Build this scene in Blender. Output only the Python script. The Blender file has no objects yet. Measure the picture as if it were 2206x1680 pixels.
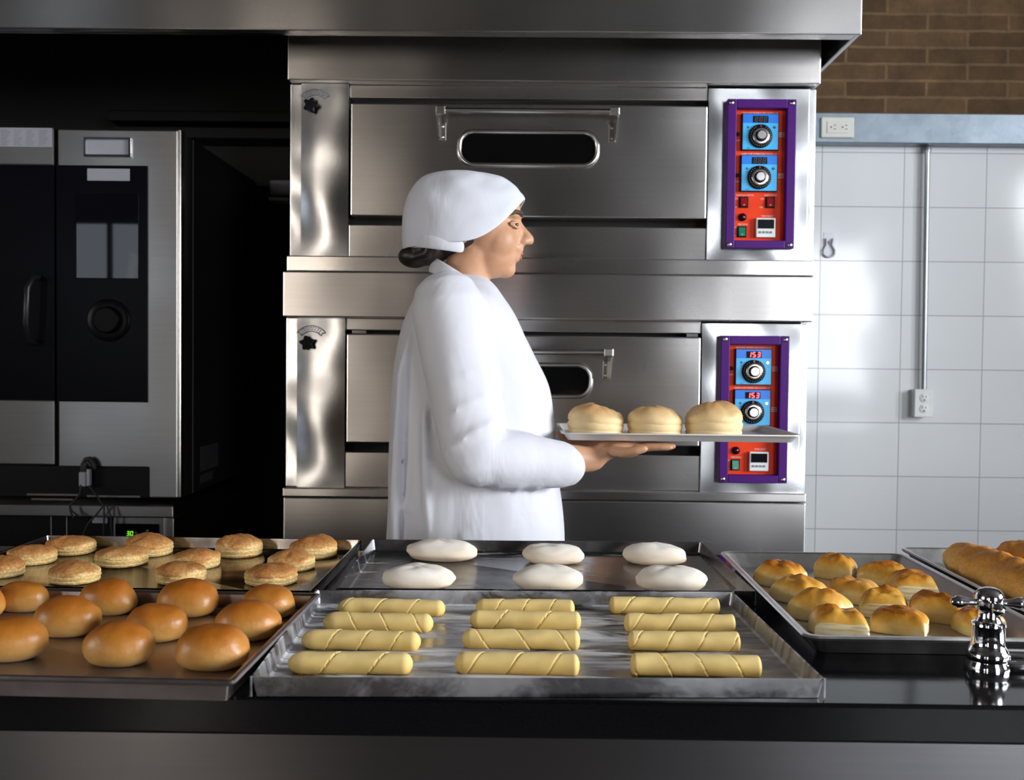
import bpy, bmesh, math, random
from mathutils import Vector, Matrix, noise

# ------------------------------------------------------------------ camera, world, lights, exposure
SC = bpy.context.scene
COL = SC.collection
F = 2200.0
CAMZ = 1.26
YAW, PITCH, ROLL = math.radians(0.5), math.atan(65 / 2200), 0.0105
_f = Vector((-math.sin(YAW), math.cos(YAW), 0)); _r = Vector((math.cos(YAW), math.sin(YAW), 0)); _u = Vector((0, 0, 1))
FW = _f * math.cos(PITCH) - _u * math.sin(PITCH)
_u2 = _u * math.cos(PITCH) + _f * math.sin(PITCH)
RT = _r * math.cos(ROLL) + _u2 * math.sin(ROLL)
UP = _u2 * math.cos(ROLL) - _r * math.sin(ROLL)
CP = Vector((0, 0, CAMZ))

cd = bpy.data.cameras.new('camera'); cam = bpy.data.objects.new('camera', cd); COL.objects.link(cam)
cd.sensor_fit = 'HORIZONTAL'; cd.sensor_width = 36.0; cd.lens = F / 2206 * 36
cd.clip_start = 0.05
m = Matrix.Identity(4)
for i in range(3):
    m[i][0], m[i][1], m[i][2], m[i][3] = RT[i], UP[i], -FW[i], CP[i]
cam.matrix_world = m
cd.dof.use_dof = True; cd.dof.focus_distance = 1.65; cd.dof.aperture_fstop = 8.0
SC.camera = cam

SC.view_settings.view_transform = 'Standard'; SC.view_settings.look = 'None'
SC.view_settings.gamma = 1.0; SC.view_settings.use_curve_mapping = False
SC.view_settings.exposure = 0.0
SC.cycles.use_denoising = True
SC.cycles.max_bounces = 8; SC.cycles.diffuse_bounces = 4; SC.cycles.glossy_bounces = 5
SC.cycles.sample_clamp_indirect = 6.0

w = bpy.data.worlds.new('sky'); SC.world = w; w.use_nodes = True
w.node_tree.nodes['Background'].inputs[0].default_value = (0.75, 0.85, 1.0, 1)
w.node_tree.nodes['Background'].inputs[1].default_value = 1.0

def area(name, loc, target, sx, sy, power, col, spread=180):
    d = bpy.data.lights.new(name, 'AREA'); d.shape = 'RECTANGLE'; d.size = sx; d.size_y = sy
    d.energy = power; d.color = col; d.spread = math.radians(spread)
    o = bpy.data.objects.new(name, d); COL.objects.link(o); o.location = loc
    dv = Vector(target) - Vector(loc)
    o.rotation_euler = dv.to_track_quat('-Z', 'Y').to_euler()
    return o

# room limits
RX0, RX1, RY0, RY1, RZ1 = -5.4, 4.2, -4.5, 3.78, 3.05
# daylight through the windows (rear right, rear left, right wall)
area('daylight_rear_right', (3.20, RY0 - 0.10, 1.75), (2.4, 3, 1.3), 1.9, 1.9, 165, (0.92, 0.95, 1.0))
area('daylight_rear_left', (-4.15, RY0 - 0.10, 1.9), (-4.15, 3, 1.5), 0.9, 1.5, 12, (0.80, 0.88, 1.0))
area('daylight_right', (RX1 + 0.10, 0.55, 2.0), (0, 1.2, 1.1), 2.3, 1.5, 380, (0.92, 0.96, 1.0))
area('daylight_left', (RX0 - 0.10, -0.6, 1.9), (0, 1.0, 1.0), 2.0, 1.5, 100, (1.0, 0.93, 0.84))
area('doorway_glow', (-2.25, RY0 - 0.10, 1.6), (-2.0, 3, 1.3), 0.42, 1.9, 46, (1.0, 0.87, 0.74))

# ------------------------------------------------------------------ pixel rays -> points of the place
def ray(px, py):
    return FW + RT * ((px - 1103) / F) + UP * ((840 - py) / F)
def P(px, py, Y):
    d = ray(px, py); return CP + d * (Y / d.y)
def PZ(px, py, z):
    d = ray(px, py); return CP + d * ((z - CAMZ) / d.z)

# ------------------------------------------------------------------ helpers
class MB:
    def __init__(self):
        self.bm = bmesh.new(); self.mi = 0
    def _f(self, vs):
        try:
            f = self.bm.faces.new(vs); f.material_index = self.mi; return f
        except ValueError:
            return None
    def box(self, x0, x1, y0, y1, z0, z1, bev=0.0, seg=2):
        b = self.bm
        vs = [b.verts.new(p) for p in ((x0, y0, z0), (x1, y0, z0), (x1, y1, z0), (x0, y1, z0), (x0, y0, z1), (x1, y0, z1), (x1, y1, z1), (x0, y1, z1))]
        fs = [self._f([vs[i] for i in q]) for q in ((3, 2, 1, 0), (4, 5, 6, 7), (0, 1, 5, 4), (1, 2, 6, 5), (2, 3, 7, 6), (3, 0, 4, 7))]
        if bev > 0:
            es = set(e for f in fs for e in f.edges)
            bmesh.ops.bevel(b, geom=list(es), offset=bev, segments=seg, affect='EDGES', profile=0.5)
        return self
    def loft(self, rings, cap0=True, cap1=True, closed=True):
        b = self.bm
        R = [[b.verts.new(p) for p in r] for r in rings]
        n = len(R[0])
        for a, c in zip(R[:-1], R[1:]):
            for i in range(n if closed else n - 1):
                j = (i + 1) % n
                self._f([a[i], a[j], c[j], c[i]])
        if cap0: self._f(R[0][::-1])
        if cap1: self._f(R[-1])
        return R
    def tube(self, pts, r, seg=12, sph=True):
        pts = [Vector(p) for p in pts]
        rs = r if isinstance(r, (list, tuple)) else [r] * len(pts)
        rings = []
        prev = None
        for i, p in enumerate(pts):
            t = (pts[min(i + 1, len(pts) - 1)] - pts[max(i - 1, 0)]).normalized()
            if prev is None:
                ref = Vector((0, 0, 1)) if abs(t.z) < 0.9 else Vector((1, 0, 0))
                nrm = (ref - t * ref.dot(t)).normalized()
            else:
                nrm = (prev - t * prev.dot(t)).normalized()
            prev = nrm; bn = t.cross(nrm)
            ring = lambda c, rr: [c + (nrm * math.cos(a) + bn * math.sin(a)) * rr for a in [2 * math.pi * k / seg for k in range(seg)]]
            if sph and i == 0:
                for k in (0.15, 0.5, 0.8):
                    rings.append(ring(p - t * rs[0] * math.sqrt(1 - k * k), rs[0] * k))
            rings.append(ring(p, rs[i]))
            if sph and i == len(pts) - 1:
                for k in (0.8, 0.5, 0.15):
                    rings.append(ring(p + t * rs[i] * math.sqrt(1 - k * k), rs[i] * k))
        self.loft(rings); return self
    def lathe(self, prof, c, axis='Z', seg=32):
        c = Vector(c); rings = []
        for r, h in prof:
            ring = []
            for k in range(seg):
                a = 2 * math.pi * k / seg
                x, y = r * math.cos(a), r * math.sin(a)
                if axis == 'Z': p = (x, y, h)
                elif axis == 'Y': p = (x, -h, y)      # h grows towards the viewer
                else: p = (h, x, y)
                ring.append(c + Vector(p))
            rings.append(ring)
        self.loft(rings); return self
    def ell(self, c, r, seg=24, rot=None):
        n0 = len(self.bm.verts)
        c = Vector(c); M = Matrix.Translation(c) @ (rot.to_4x4() if rot else Matrix.Identity(4)) @ Matrix.Diagonal((r[0], r[1], r[2], 1))
        g = bmesh.ops.create_uvsphere(self.bm, u_segments=seg, v_segments=seg // 2, radius=1.0, matrix=M)
        for v in g['verts']:
            for f in v.link_faces: f.material_index = self.mi
        return self
    def prism(self, poly, y0, y1):
        """poly in (x, z), extruded from y0 to y1"""
        self.loft([[Vector((x, y0, z)) for x, z in poly], [Vector((x, y1, z)) for x, z in poly]]); return self
    def build(self, name, mats, parent=None, base=None, smooth=False, angle=None, clean=True):
        bm = self.bm
        if clean: bmesh.ops.recalc_face_normals(bm, faces=bm.faces)
        off = Vector(base) if base is not None else Vector((0, 0, 0))
        if parent is not None and base is None:
            q = parent
            while q.parent: q = q.parent
            off = q.location.copy()
        if off.length: bmesh.ops.translate(bm, verts=bm.verts, vec=-off)
        me = bpy.data.meshes.new(name); bm.to_mesh(me); bm.free()
        o = bpy.data.objects.new(name, me); COL.objects.link(o)
        for mt in (mats if isinstance(mats, (list, tuple)) else [mats]): me.materials.append(mt)
        if smooth:
            for p in me.polygons: p.use_smooth = True
            if angle is not None: me.set_sharp_from_angle(angle=math.radians(angle))
        if parent is not None: o.parent = parent
        elif base is not None: o.location = off
        return o

def tag(o, label=None, cat=None, group=None, kind=None):
    if label: o['label'] = label
    if cat: o['category'] = cat
    if group: o['group'] = group
    if kind: o['kind'] = kind
    return o
def thing(name, loc, label, cat, group=None):
    o = bpy.data.objects.new(name, None); COL.objects.link(o); o.location = loc; o.empty_display_size = 0.05
    return tag(o, label, cat, group)
def rr(x0, x1, z0, z1, r, n=8):
    """rounded rectangle in (x, z)"""
    out = []
    for cx, cz, a0 in ((x1 - r, z1 - r, 0), (x0 + r, z1 - r, 90), (x0 + r, z0 + r, 180), (x1 - r, z0 + r, 270)):
        for k in range(n + 1):
            a = math.radians(a0 + 90 * k / n); out.append((cx + r * math.cos(a), cz + r * math.sin(a)))
    return out
def text_mesh(mb, s, x, z, y, size, align='CENTER', width=None, shear=0.0):
    """flat lettering facing the viewer, centred at x with its baseline at z, in plane y; added to mb"""
    cu = bpy.data.curves.new('lettering', 'FONT'); cu.body = s; cu.size = size; cu.align_x = align; cu.shear = shear
    cu.extrude = 0.0002
    ob = bpy.data.objects.new('lettering', cu); COL.objects.link(ob)
    dg = bpy.context.evaluated_depsgraph_get(); dg.update()
    me = bpy.data.meshes.new_from_object(ob.evaluated_get(dg))
    bpy.data.objects.remove(ob); bpy.data.curves.remove(cu)
    if not me.vertices: return
    xs = [v.co.x for v in me.vertices]; sx = 1.0
    if width: sx = width / max(1e-6, max(xs) - min(xs))
    for v in me.vertices: v.co = Vector((x + v.co.x * sx, y - v.co.z, z + v.co.y))
    mb.bm.from_mesh(me); bpy.data.meshes.remove(me)
SEG = {'0': 'abcdef', '1': 'bc', '2': 'abged', '3': 'abgcd', '5': 'afgcd', '8': 'abcdefg'}
def seg_digit(mb, ch, x, z, y, w_, h_, t, slant=0.12):
    """seven-segment digit, lower left corner at (x, z)"""
    hh = h_ / 2
    S = {'a': (t, w_ - t, h_ - t, h_), 'g': (t, w_ - t, hh - t / 2, hh + t / 2), 'd': (t, w_ - t, 0, t),
         'f': (0, t, hh + t * .3, h_ - t * .3), 'b': (w_ - t, w_, hh + t * .3, h_ - t * .3), 'e': (0, t, t * .3, hh - t * .3), 'c': (w_ - t, w_, t * .3, hh - t * .3)}
    for k in SEG[ch]:
        a, b, c, d = S[k]
        mb.prism([(x + a + c * slant, z + c), (x + b + c * slant, z + c), (x + b + d * slant, z + d), (x + a + d * slant, z + d)], y - 0.0006, y)
# ------------------------------------------------------------------ materials
def nt(name):
    m = bpy.data.materials.new(name); m.use_nodes = True
    t = m.node_tree; b = t.nodes['Principled BSDF']
    return m, t, b
def N(t, typ, **kw):
    n = t.nodes.new(typ)
    for k, v in kw.items():
        if k in n.inputs.keys(): n.inputs[k].default_value = v
        else: setattr(n, k, v)
    return n
def ramp(t, stops, src):
    r = t.nodes.new('ShaderNodeValToRGB')
    e = r.color_ramp.elements
    while len(e) < len(stops): e.new(0.5)
    for i, (p, c) in enumerate(stops):
        e[i].position = p; e[i].color = c if len(c) == 4 else (*c, 1)
    t.links.new(src, r.inputs[0]); return r
def mapped(t, coord='Object', scale=(1, 1, 1), rot=(0, 0, 0)):
    tc = t.nodes.new('ShaderNodeTexCoord'); mp = t.nodes.new('ShaderNodeMapping')
    mp.inputs['Scale'].default_value = scale; mp.inputs['Rotation'].default_value = rot
    t.links.new(tc.outputs[coord], mp.inputs[0]); return mp.outputs[0]
def bump(t, b, h, strength=0.2, dist=0.002, chain=None):
    n = t.nodes.new('ShaderNodeBump'); n.inputs['Strength'].default_value = strength; n.inputs['Distance'].default_value = dist
    t.links.new(h, n.inputs['Height'])
    if chain is not None: t.links.new(chain, n.inputs['Normal'])
    t.links.new(n.outputs[0], b.inputs['Normal']); return n.outputs[0]
def plain(name, col, rough=0.5, metal=0.0, spec=0.5, coat=0.0):
    m, t, b = nt(name)
    b.inputs['Roughness'].default_value = rough; b.inputs['Metallic'].default_value = metal
    b.inputs['Specular IOR Level'].default_value = spec; b.inputs['Coat Weight'].default_value = coat
    nz = N(t, 'ShaderNodeTexNoise', Scale=14.0, Detail=3.0); t.links.new(mapped(t), nz.inputs['Vector'])
    r = ramp(t, [(0.3, tuple(c * 0.92 for c in col)), (0.7, tuple(min(1, c * 1.06) for c in col))], nz.outputs['Fac'])
    t.links.new(r.outputs[0], b.inputs['Base Color'])
    return m
def glow(name, col, strength):
    m, t, b = nt(name)
    b.inputs['Base Color'].default_value = (*col, 1); b.inputs['Emission Color'].default_value = (*col, 1)
    b.inputs['Emission Strength'].default_value = strength
    return m
def steel(name, col, rough, warp=0.012, streak=(3, 3, 160), warps=2.2, aniso=0.78, smudge=0.03):
    m, t, b = nt(name)
    b.inputs['Metallic'].default_value = 1.0
    b.inputs['Anisotropic'].default_value = aniso; b.inputs['Anisotropic Rotation'].default_value = 0.25
    tg = t.nodes.new('ShaderNodeTangent'); tg.direction_type = 'RADIAL'; tg.axis = 'Z'
    t.links.new(tg.outputs[0], b.inputs['Tangent'])
    n1 = N(t, 'ShaderNodeTexNoise', Scale=1.0, Detail=4.0); t.links.new(mapped(t, scale=streak), n1.inputs['Vector'])
    n2 = N(t, 'ShaderNodeTexNoise', Scale=3.0, Detail=1.0); t.links.new(mapped(t), n2.inputs['Vector'])
    r = ramp(t, [(0.35, tuple(c * 0.975 for c in col)), (0.65, tuple(min(1, c * 1.02) for c in col))], n1.outputs['Fac'])
    t.links.new(r.outputs[0], b.inputs['Base Color'])
    mr = N(t, 'ShaderNodeMapRange'); mr.inputs['From Min'].default_value = 0.3; mr.inputs['From Max'].default_value = 0.7
    mr.clamp = False; mr.inputs['To Min'].default_value = rough - smudge; mr.inputs['To Max'].default_value = rough + smudge
    t.links.new(n2.outputs['Fac'], mr.inputs['Value']); t.links.new(mr.outputs[0], b.inputs['Roughness'])
    n3 = N(t, 'ShaderNodeTexNoise', Scale=warps, Detail=1.0); t.links.new(mapped(t), n3.inputs['Vector'])
    bump(t, b, n3.outputs['Fac'], 1.0, warp)
    return m

STEEL = steel('brushed_steel', (0.56, 0.54, 0.525), 0.27)
STEEL_PANEL = steel('bright_steel_panel', (0.55, 0.56, 0.57), 0.25, warp=0.022, warps=4.0)
STEEL_HOOD = steel('hood_steel', (0.50, 0.49, 0.48), 0.23)
STEEL_COUNTER = steel('counter_steel', (0.22, 0.215, 0.225), 0.32)
STEEL_COMBI = steel('combi_steel', (0.40, 0.385, 0.365), 0.30)
CHROME = plain('polished_chrome', (0.80, 0.80, 0.83), 0.06, 1.0)
NICKEL = plain('satin_nickel', (0.62, 0.60, 0.57), 0.22, 1.0)
BLACK_PLASTIC = plain('black_plastic', (0.004, 0.004, 0.005), 0.5, spec=0.12)
BLACK_GLASS = plain('black_glass', (0.002, 0.002, 0.004), 0.25, spec=0.06)
SCREEN_GLASS = plain('screen_glass', (0.004, 0.004, 0.006), 0.02, spec=0.3)
DARK_GLASS = plain('oven_window_glass', (0.003, 0.003, 0.003), 0.08, spec=0.35)
DARK_PAINT = plain('dark_painted_metal', (0.012, 0.012, 0.013), 0.5)
GAP_BLACK = plain('oven_cavity', (0.006, 0.005, 0.004), 0.8)
PURPLE = plain('purple_enamel', (0.062, 0.004, 0.145), 0.45, spec=0.2)
REDPLATE = plain('orange_red_plate', (0.80, 0.050, 0.010), 0.45, spec=0.15)
BLUE_L = plain('light_blue_face', (0.04, 0.42, 0.80), 0.35)
BLUE_D = plain('deep_blue_face', (0.0, 0.17, 0.70), 0.35)
WHITE_INK = plain('white_ink', (0.80, 0.70, 0.66), 0.5)
GREY_INK = plain('grey_ink', (0.17, 0.18, 0.20), 0.5)
DARK_INK = plain('dark_blue_ink', (0.01, 0.08, 0.22), 0.5)
RED_ROCKER = plain('dark_red_rocker', (0.25, 0.004, 0.006), 0.25)
RED_LIT = glow('lit_red_rocker', (1.0, 0.07, 0.03), 1.2)
GREEN_ROCKER = plain('green_rocker', (0.005, 0.20, 0.11), 0.25)
LENS_RED = plain('dark_red_lens', (0.03, 0.0, 0.004), 0.2)
SEG_OFF = plain('unlit_segments', (0.045, 0.042, 0.04), 0.5)
SEG_RED = glow('lit_red_segments', (1.0, 0.10, 0.12), 3.0)
SEG_GREEN = glow('lit_green_segments', (0.25, 0.9, 0.05), 1.1)
LED_PINK = glow('lit_led', (1.0, 0.75, 0.95), 1.6)
CREAM_PLASTIC = plain('cream_plastic', (0.62, 0.62, 0.57), 0.4)
WHITE_PLASTIC = plain('white_plastic', (0.72, 0.74, 0.73), 0.4)
SLOT_DARK = plain('socket_slots', (0.06, 0.06, 0.06), 0.6)
PAPER = plain('white_paper', (0.30, 0.30, 0.35), 0.7)
GREY_PLASTIC = plain('grey_plastic', (0.30, 0.31, 0.35), 0.5)
CABLE_BLACK = plain('cable_rubber', (0.008, 0.008, 0.009), 0.6)
CONDUIT = plain('galvanised_conduit', (0.42, 0.44, 0.46), 0.38, 0.9)
CEIL = plain('ceiling_paint', (0.06, 0.055, 0.05), 0.8)
DARKWALL = plain('dark_wall_tone', (0.018, 0.018, 0.019), 0.7)  # near-black tone; on the back wall it carries the shade under the hood
ROOMWALL = plain('rear_wall_paint', (0.05, 0.043, 0.04), 0.8)
FRAME_ALU = plain('window_frame_metal', (0.05, 0.05, 0.05), 0.5)
CLOTH = None

def galvanised():
    m, t, b = nt('galvanised_sheet')
    b.inputs['Metallic'].default_value = 0.85; b.inputs['Roughness'].default_value = 0.42
    v = N(t, 'ShaderNodeTexVoronoi', Scale=38.0); t.links.new(mapped(t), v.inputs['Vector'])
    nz = N(t, 'ShaderNodeTexNoise', Scale=9.0, Detail=4.0); t.links.new(mapped(t), nz.inputs['Vector'])
    mx = N(t, 'ShaderNodeMix'); mx.data_type = 'RGBA'; mx.inputs[0].default_value = 0.35
    r = ramp(t, [(0.35, (0.15, 0.185, 0.22)), (0.68, (0.23, 0.27, 0.31))], nz.outputs['Fac'])
    t.links.new(r.outputs[0], mx.inputs[6]); 
    r2 = ramp(t, [(0.0, (0.15, 0.18, 0.215)), (1.0, (0.24, 0.28, 0.31))], v.outputs['Color'])
    t.links.new(r2.outputs[0], mx.inputs[7]); t.links.new(mx.outputs[2], b.inputs['Base Color'])
    return m
GALV = galvanised()

def tile_wall():
    m, t, b = nt('white_wall_tiles')
    tc = t.nodes.new('ShaderNodeTexCoord'); sp = t.nodes.new('ShaderNodeSeparateXYZ'); cb = t.nodes.new('ShaderNodeCombineXYZ')
    t.links.new(tc.outputs['Object'], sp.inputs[0])
    t.links.new(sp.outputs[0], cb.inputs[0]); t.links.new(sp.outputs[2], cb.inputs[1])
    mp = t.nodes.new('ShaderNodeMapping'); t.links.new(cb.outputs[0], mp.inputs[0])
    a = P(1767, 563, RY1); bq = P(1946, 563, RY1)
    tw = (P(2121, 563, RY1).x - a.x) / 2
    th = (P(1950, 443, RY1).z - P(1943, 1023, RY1).z) / 5
    mp.inputs['Location'].default_value = (-a.x, -P(1946, 563, RY1).z, 0)
    br = t.nodes.new('ShaderNodeTexBrick'); br.offset = 0.0; br.squash = 1.0
    br.inputs['Scale'].default_value = 1.0; br.inputs['Mortar Size'].default_value = 0.0016; br.inputs['Mortar Smooth'].default_value = 0.3
    br.inputs['Brick Width'].default_value = tw; br.inputs['Row Height'].default_value = th
    br.inputs['Color1'].default_value = (0.70, 0.72, 0.74, 1); br.inputs['Color2'].default_value = (0.74, 0.76, 0.78, 1)
    br.inputs['Mortar'].default_value = (0.33, 0.33, 0.35, 1)
    t.links.new(mp.outputs[0], br.inputs['Vector']); t.links.new(br.outputs['Color'], b.inputs['Base Color'])
    b.inputs['Roughness'].default_value = 0.10
    nz = N(t, 'ShaderNodeTexNoise', Scale=3.0, Detail=1.0); t.links.new(mapped(t), nz.inputs['Vector'])
    n1 = bump(t, b, nz.outputs['Fac'], 1.0, 0.003)
    inv = N(t, 'ShaderNodeMath', operation='SUBTRACT'); inv.inputs[0].default_value = 1.0; t.links.new(br.outputs['Fac'], inv.inputs[1])
    bump(t, b, inv.outputs[0], 0.6, 0.001, n1)
    return m
TILE = tile_wall()

def brick_wall():
    m, t, b = nt('brown_brick')
    tc = t.nodes.new('ShaderNodeTexCoord'); sp = t.nodes.new('ShaderNodeSeparateXYZ'); cb = t.nodes.new('ShaderNodeCombineXYZ')
    t.links.new(tc.outputs['Object'], sp.inputs[0])
    t.links.new(sp.outputs[0], cb.inputs[0]); t.links.new(sp.outputs[2], cb.inputs[1])
    nzw = N(t, 'ShaderNodeTexNoise', Scale=12.0, Detail=2.0); t.links.new(tc.outputs['Object'], nzw.inputs['Vector'])
    mxv = N(t, 'ShaderNodeVectorMath', operation='MULTIPLY_ADD'); mxv.inputs[1].default_value = (0.008, 0.008, 0)
    t.links.new(nzw.outputs['Color'], mxv.inputs[0]); t.links.new(cb.outputs[0], mxv.inputs[2])
    br = t.nodes.new('ShaderNodeTexBrick'); br.offset = 0.5
    br.inputs['Scale'].default_value = 1.0; br.inputs['Mortar Size'].default_value = 0.006; br.inputs['Mortar Smooth'].default_value = 0.4
    br.inputs['Brick Width'].default_value = 0.295; br.inputs['Row Height'].default_value = 0.0605
    br.inputs['Color1'].default_value = (0.070, 0.036, 0.013, 1); br.inputs['Color2'].default_value = (0.118, 0.067, 0.027, 1)
    br.inputs['Mortar'].default_value = (0.145, 0.090, 0.042, 1); br.inputs['Bias'].default_value = -0.1
    t.links.new(mxv.outputs[0], br.inputs['Vector'])
    nz = N(t, 'ShaderNodeTexNoise', Scale=9.0, Detail=6.0, Roughness=0.7); t.links.new(tc.outputs['Object'], nz.inputs['Vector'])
    r = ramp(t, [(0.35, (0.62, 0.62, 0.62)), (0.7, (1.25, 1.22, 1.2))], nz.outputs['Fac'])
    mx = N(t, 'ShaderNodeMix'); mx.data_type = 'RGBA'; mx.blend_type = 'MULTIPLY'; mx.inputs[0].default_value = 1.0
    t.links.new(br.outputs['Color'], mx.inputs[6]); t.links.new(r.outputs[0], mx.inputs[7]); t.links.new(mx.outputs[2], b.inputs['Base Color'])
    b.inputs['Roughness'].default_value = 0.9
    bump(t, b, nz.outputs['Fac'], 0.5, 0.004)
    return m
BRICK = brick_wall()

def floor_mat():
    m, t, b = nt('dark_floor_tiles')
    br = t.nodes.new('ShaderNodeTexBrick'); br.offset = 0.0
    for k, v in (('Scale', 1.0), ('Mortar Size', 0.004), ('Brick Width', 0.33), ('Row Height', 0.33)): br.inputs[k].default_value = v
    br.inputs['Color1'].default_value = (0.10, 0.09, 0.085, 1); br.inputs['Color2'].default_value = (0.13, 0.12, 0.11, 1); br.inputs['Mortar'].default_value = (0.05, 0.05, 0.05, 1)
    t.links.new(mapped(t), br.inputs['Vector']); t.links.new(br.outputs['Color'], b.inputs['Base Color']); b.inputs['Roughness'].default_value = 0.4
    return m
FLOOR = floor_mat()

def granite():
    m, t, b = nt('black_granite')
    v = N(t, 'ShaderNodeTexVoronoi', Scale=420.0); t.links.new(mapped(t), v.inputs['Vector'])
    r = ramp(t, [(0.0, (0.03, 0.03, 0.035)), (0.12, (0.004, 0.004, 0.005)), (1.0, (0.002, 0.002, 0.003))], v.outputs['Distance'])
    t.links.new(r.outputs[0], b.inputs['Base Color']); b.inputs['Roughness'].default_value = 0.10; b.inputs['Specular IOR Level'].default_value = 0.4
    nz = N(t, 'ShaderNodeTexNoise', Scale=30.0, Detail=4.0); t.links.new(mapped(t), nz.inputs['Vector'])
    bump(t, b, nz.outputs['Fac'], 0.15, 0.0005)
    return m
GRANITE = granite()

def tray_mat(name, col, rough, flour=0.0, metal=1.0):
    m, t, b = nt(name)
    b.inputs['Metallic'].default_value = metal
    n1 = N(t, 'ShaderNodeTexNoise', Scale=9.0, Detail=6.0, Roughness=0.65); t.links.new(mapped(t), n1.inputs['Vector'])
    r = ramp(t, [(0.3, tuple(c * 0.8 for c in col)), (0.7, tuple(c * 1.15 for c in col))], n1.outputs['Fac'])
    mr = N(t, 'ShaderNodeMapRange'); mr.inputs['From Min'].default_value = 0.3; mr.inputs['From Max'].default_value = 0.7
    mr.clamp = False; mr.inputs['To Min'].default_value = rough * 0.75; mr.inputs['To Max'].default_value = rough * 1.25
    t.links.new(n1.outputs['Fac'], mr.inputs['Value'])
    n3 = N(t, 'ShaderNodeTexNoise', Scale=7.0, Detail=2.0); t.links.new(mapped(t), n3.inputs['Vector'])
    bump(t, b, n3.outputs['Fac'], 0.6, 0.004)
    if flour > 0:
        # dusting of flour: smeared along the tray, only where it lies
        a = N(t, 'ShaderNodeTexNoise', Scale=1.0, Detail=7.0, Roughness=0.7, Distortion=0.6); t.links.new(mapped(t, scale=(7, 40, 7), rot=(0, 0, 0.22)), a.inputs['Vector'])
        c = N(t, 'ShaderNodeTexNoise', Scale=6.0, Detail=4.0); t.links.new(mapped(t), c.inputs['Vector'])
        mu = N(t, 'ShaderNodeMath', operation='ADD'); t.links.new(a.outputs['Fac'], mu.inputs[0])
        c2 = N(t, 'ShaderNodeMath', operation='MULTIPLY'); c2.inputs[1].default_value = 0.55; t.links.new(c.outputs['Fac'], c2.inputs[0]); t.links.new(c2.outputs[0], mu.inputs[1])
        fr = ramp(t, [(1.02 - 0.28 * flour, (0, 0, 0)), (1.12 - 0.22 * flour, (1, 1, 1))], mu.outputs[0])
        geo = t.nodes.new('ShaderNodeNewGeometry'); sx = t.nodes.new('ShaderNodeSeparateXYZ'); t.links.new(geo.outputs['Normal'], sx.inputs[0])
        up = N(t, 'ShaderNodeMapRange'); up.inputs['From Min'].default_value = 0.3; up.inputs['From Max'].default_value = 0.9
        up.inputs['To Min'].default_value = 0.30; t.links.new(sx.outputs[2], up.inputs['Value'])
        mk = N(t, 'ShaderNodeMath', operation='MULTIPLY'); t.links.new(fr.outputs[0], mk.inputs[0]); t.links.new(up.outputs[0], mk.inputs[1])
        mk.use_clamp = True
        k = N(t, 'ShaderNodeMath', operation='MULTIPLY'); k.inputs[1].default_value = 0.88; t.links.new(mk.outputs[0], k.inputs[0])
        mx = N(t, 'ShaderNodeMix'); mx.data_type = 'RGBA'; t.links.new(k.outputs[0], mx.inputs[0]); t.links.new(r.outputs[0], mx.inputs[6]); mx.inputs[7].default_value = (0.72, 0.71, 0.72, 1)
        t.links.new(mx.outputs[2], b.inputs['Base Color'])
        me = N(t, 'ShaderNodeMath', operation='SUBTRACT'); me.inputs[0].default_value = metal; t.links.new(k.outputs[0], me.inputs[1]); t.links.new(me.outputs[0], b.inputs['Metallic'])
        ad = N(t, 'ShaderNodeMath', operation='ADD'); t.links.new(mr.outputs[0], ad.inputs[0]); t.links.new(k.outputs[0], ad.inputs[1]); ad.use_clamp = True
        t.links.new(ad.outputs[0], b.inputs['Roughness'])
    else:
        t.links.new(r.outputs[0], b.inputs['Base Color']); t.links.new(mr.outputs[0], b.inputs['Roughness'])
    return m
TRAY_A = tray_mat('dark_oiled_tray', (0.23, 0.21, 0.20), 0.16)
TRAY_B = tray_mat('browned_tray', (0.42, 0.37, 0.36), 0.36)
TRAY_C = tray_mat('grey_tray_light_flour', (0.32, 0.315, 0.32), 0.22, 0.6)
TRAY_D = tray_mat('grey_tray_floured', (0.34, 0.34, 0.36), 0.28, 1.15)
TRAY_E = tray_mat('aluminium_tray', (0.72, 0.71, 0.70), 0.36)
TRAY_F = tray_mat('worn_aluminium_tray', (0.72, 0.72, 0.71), 0.40)

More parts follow.
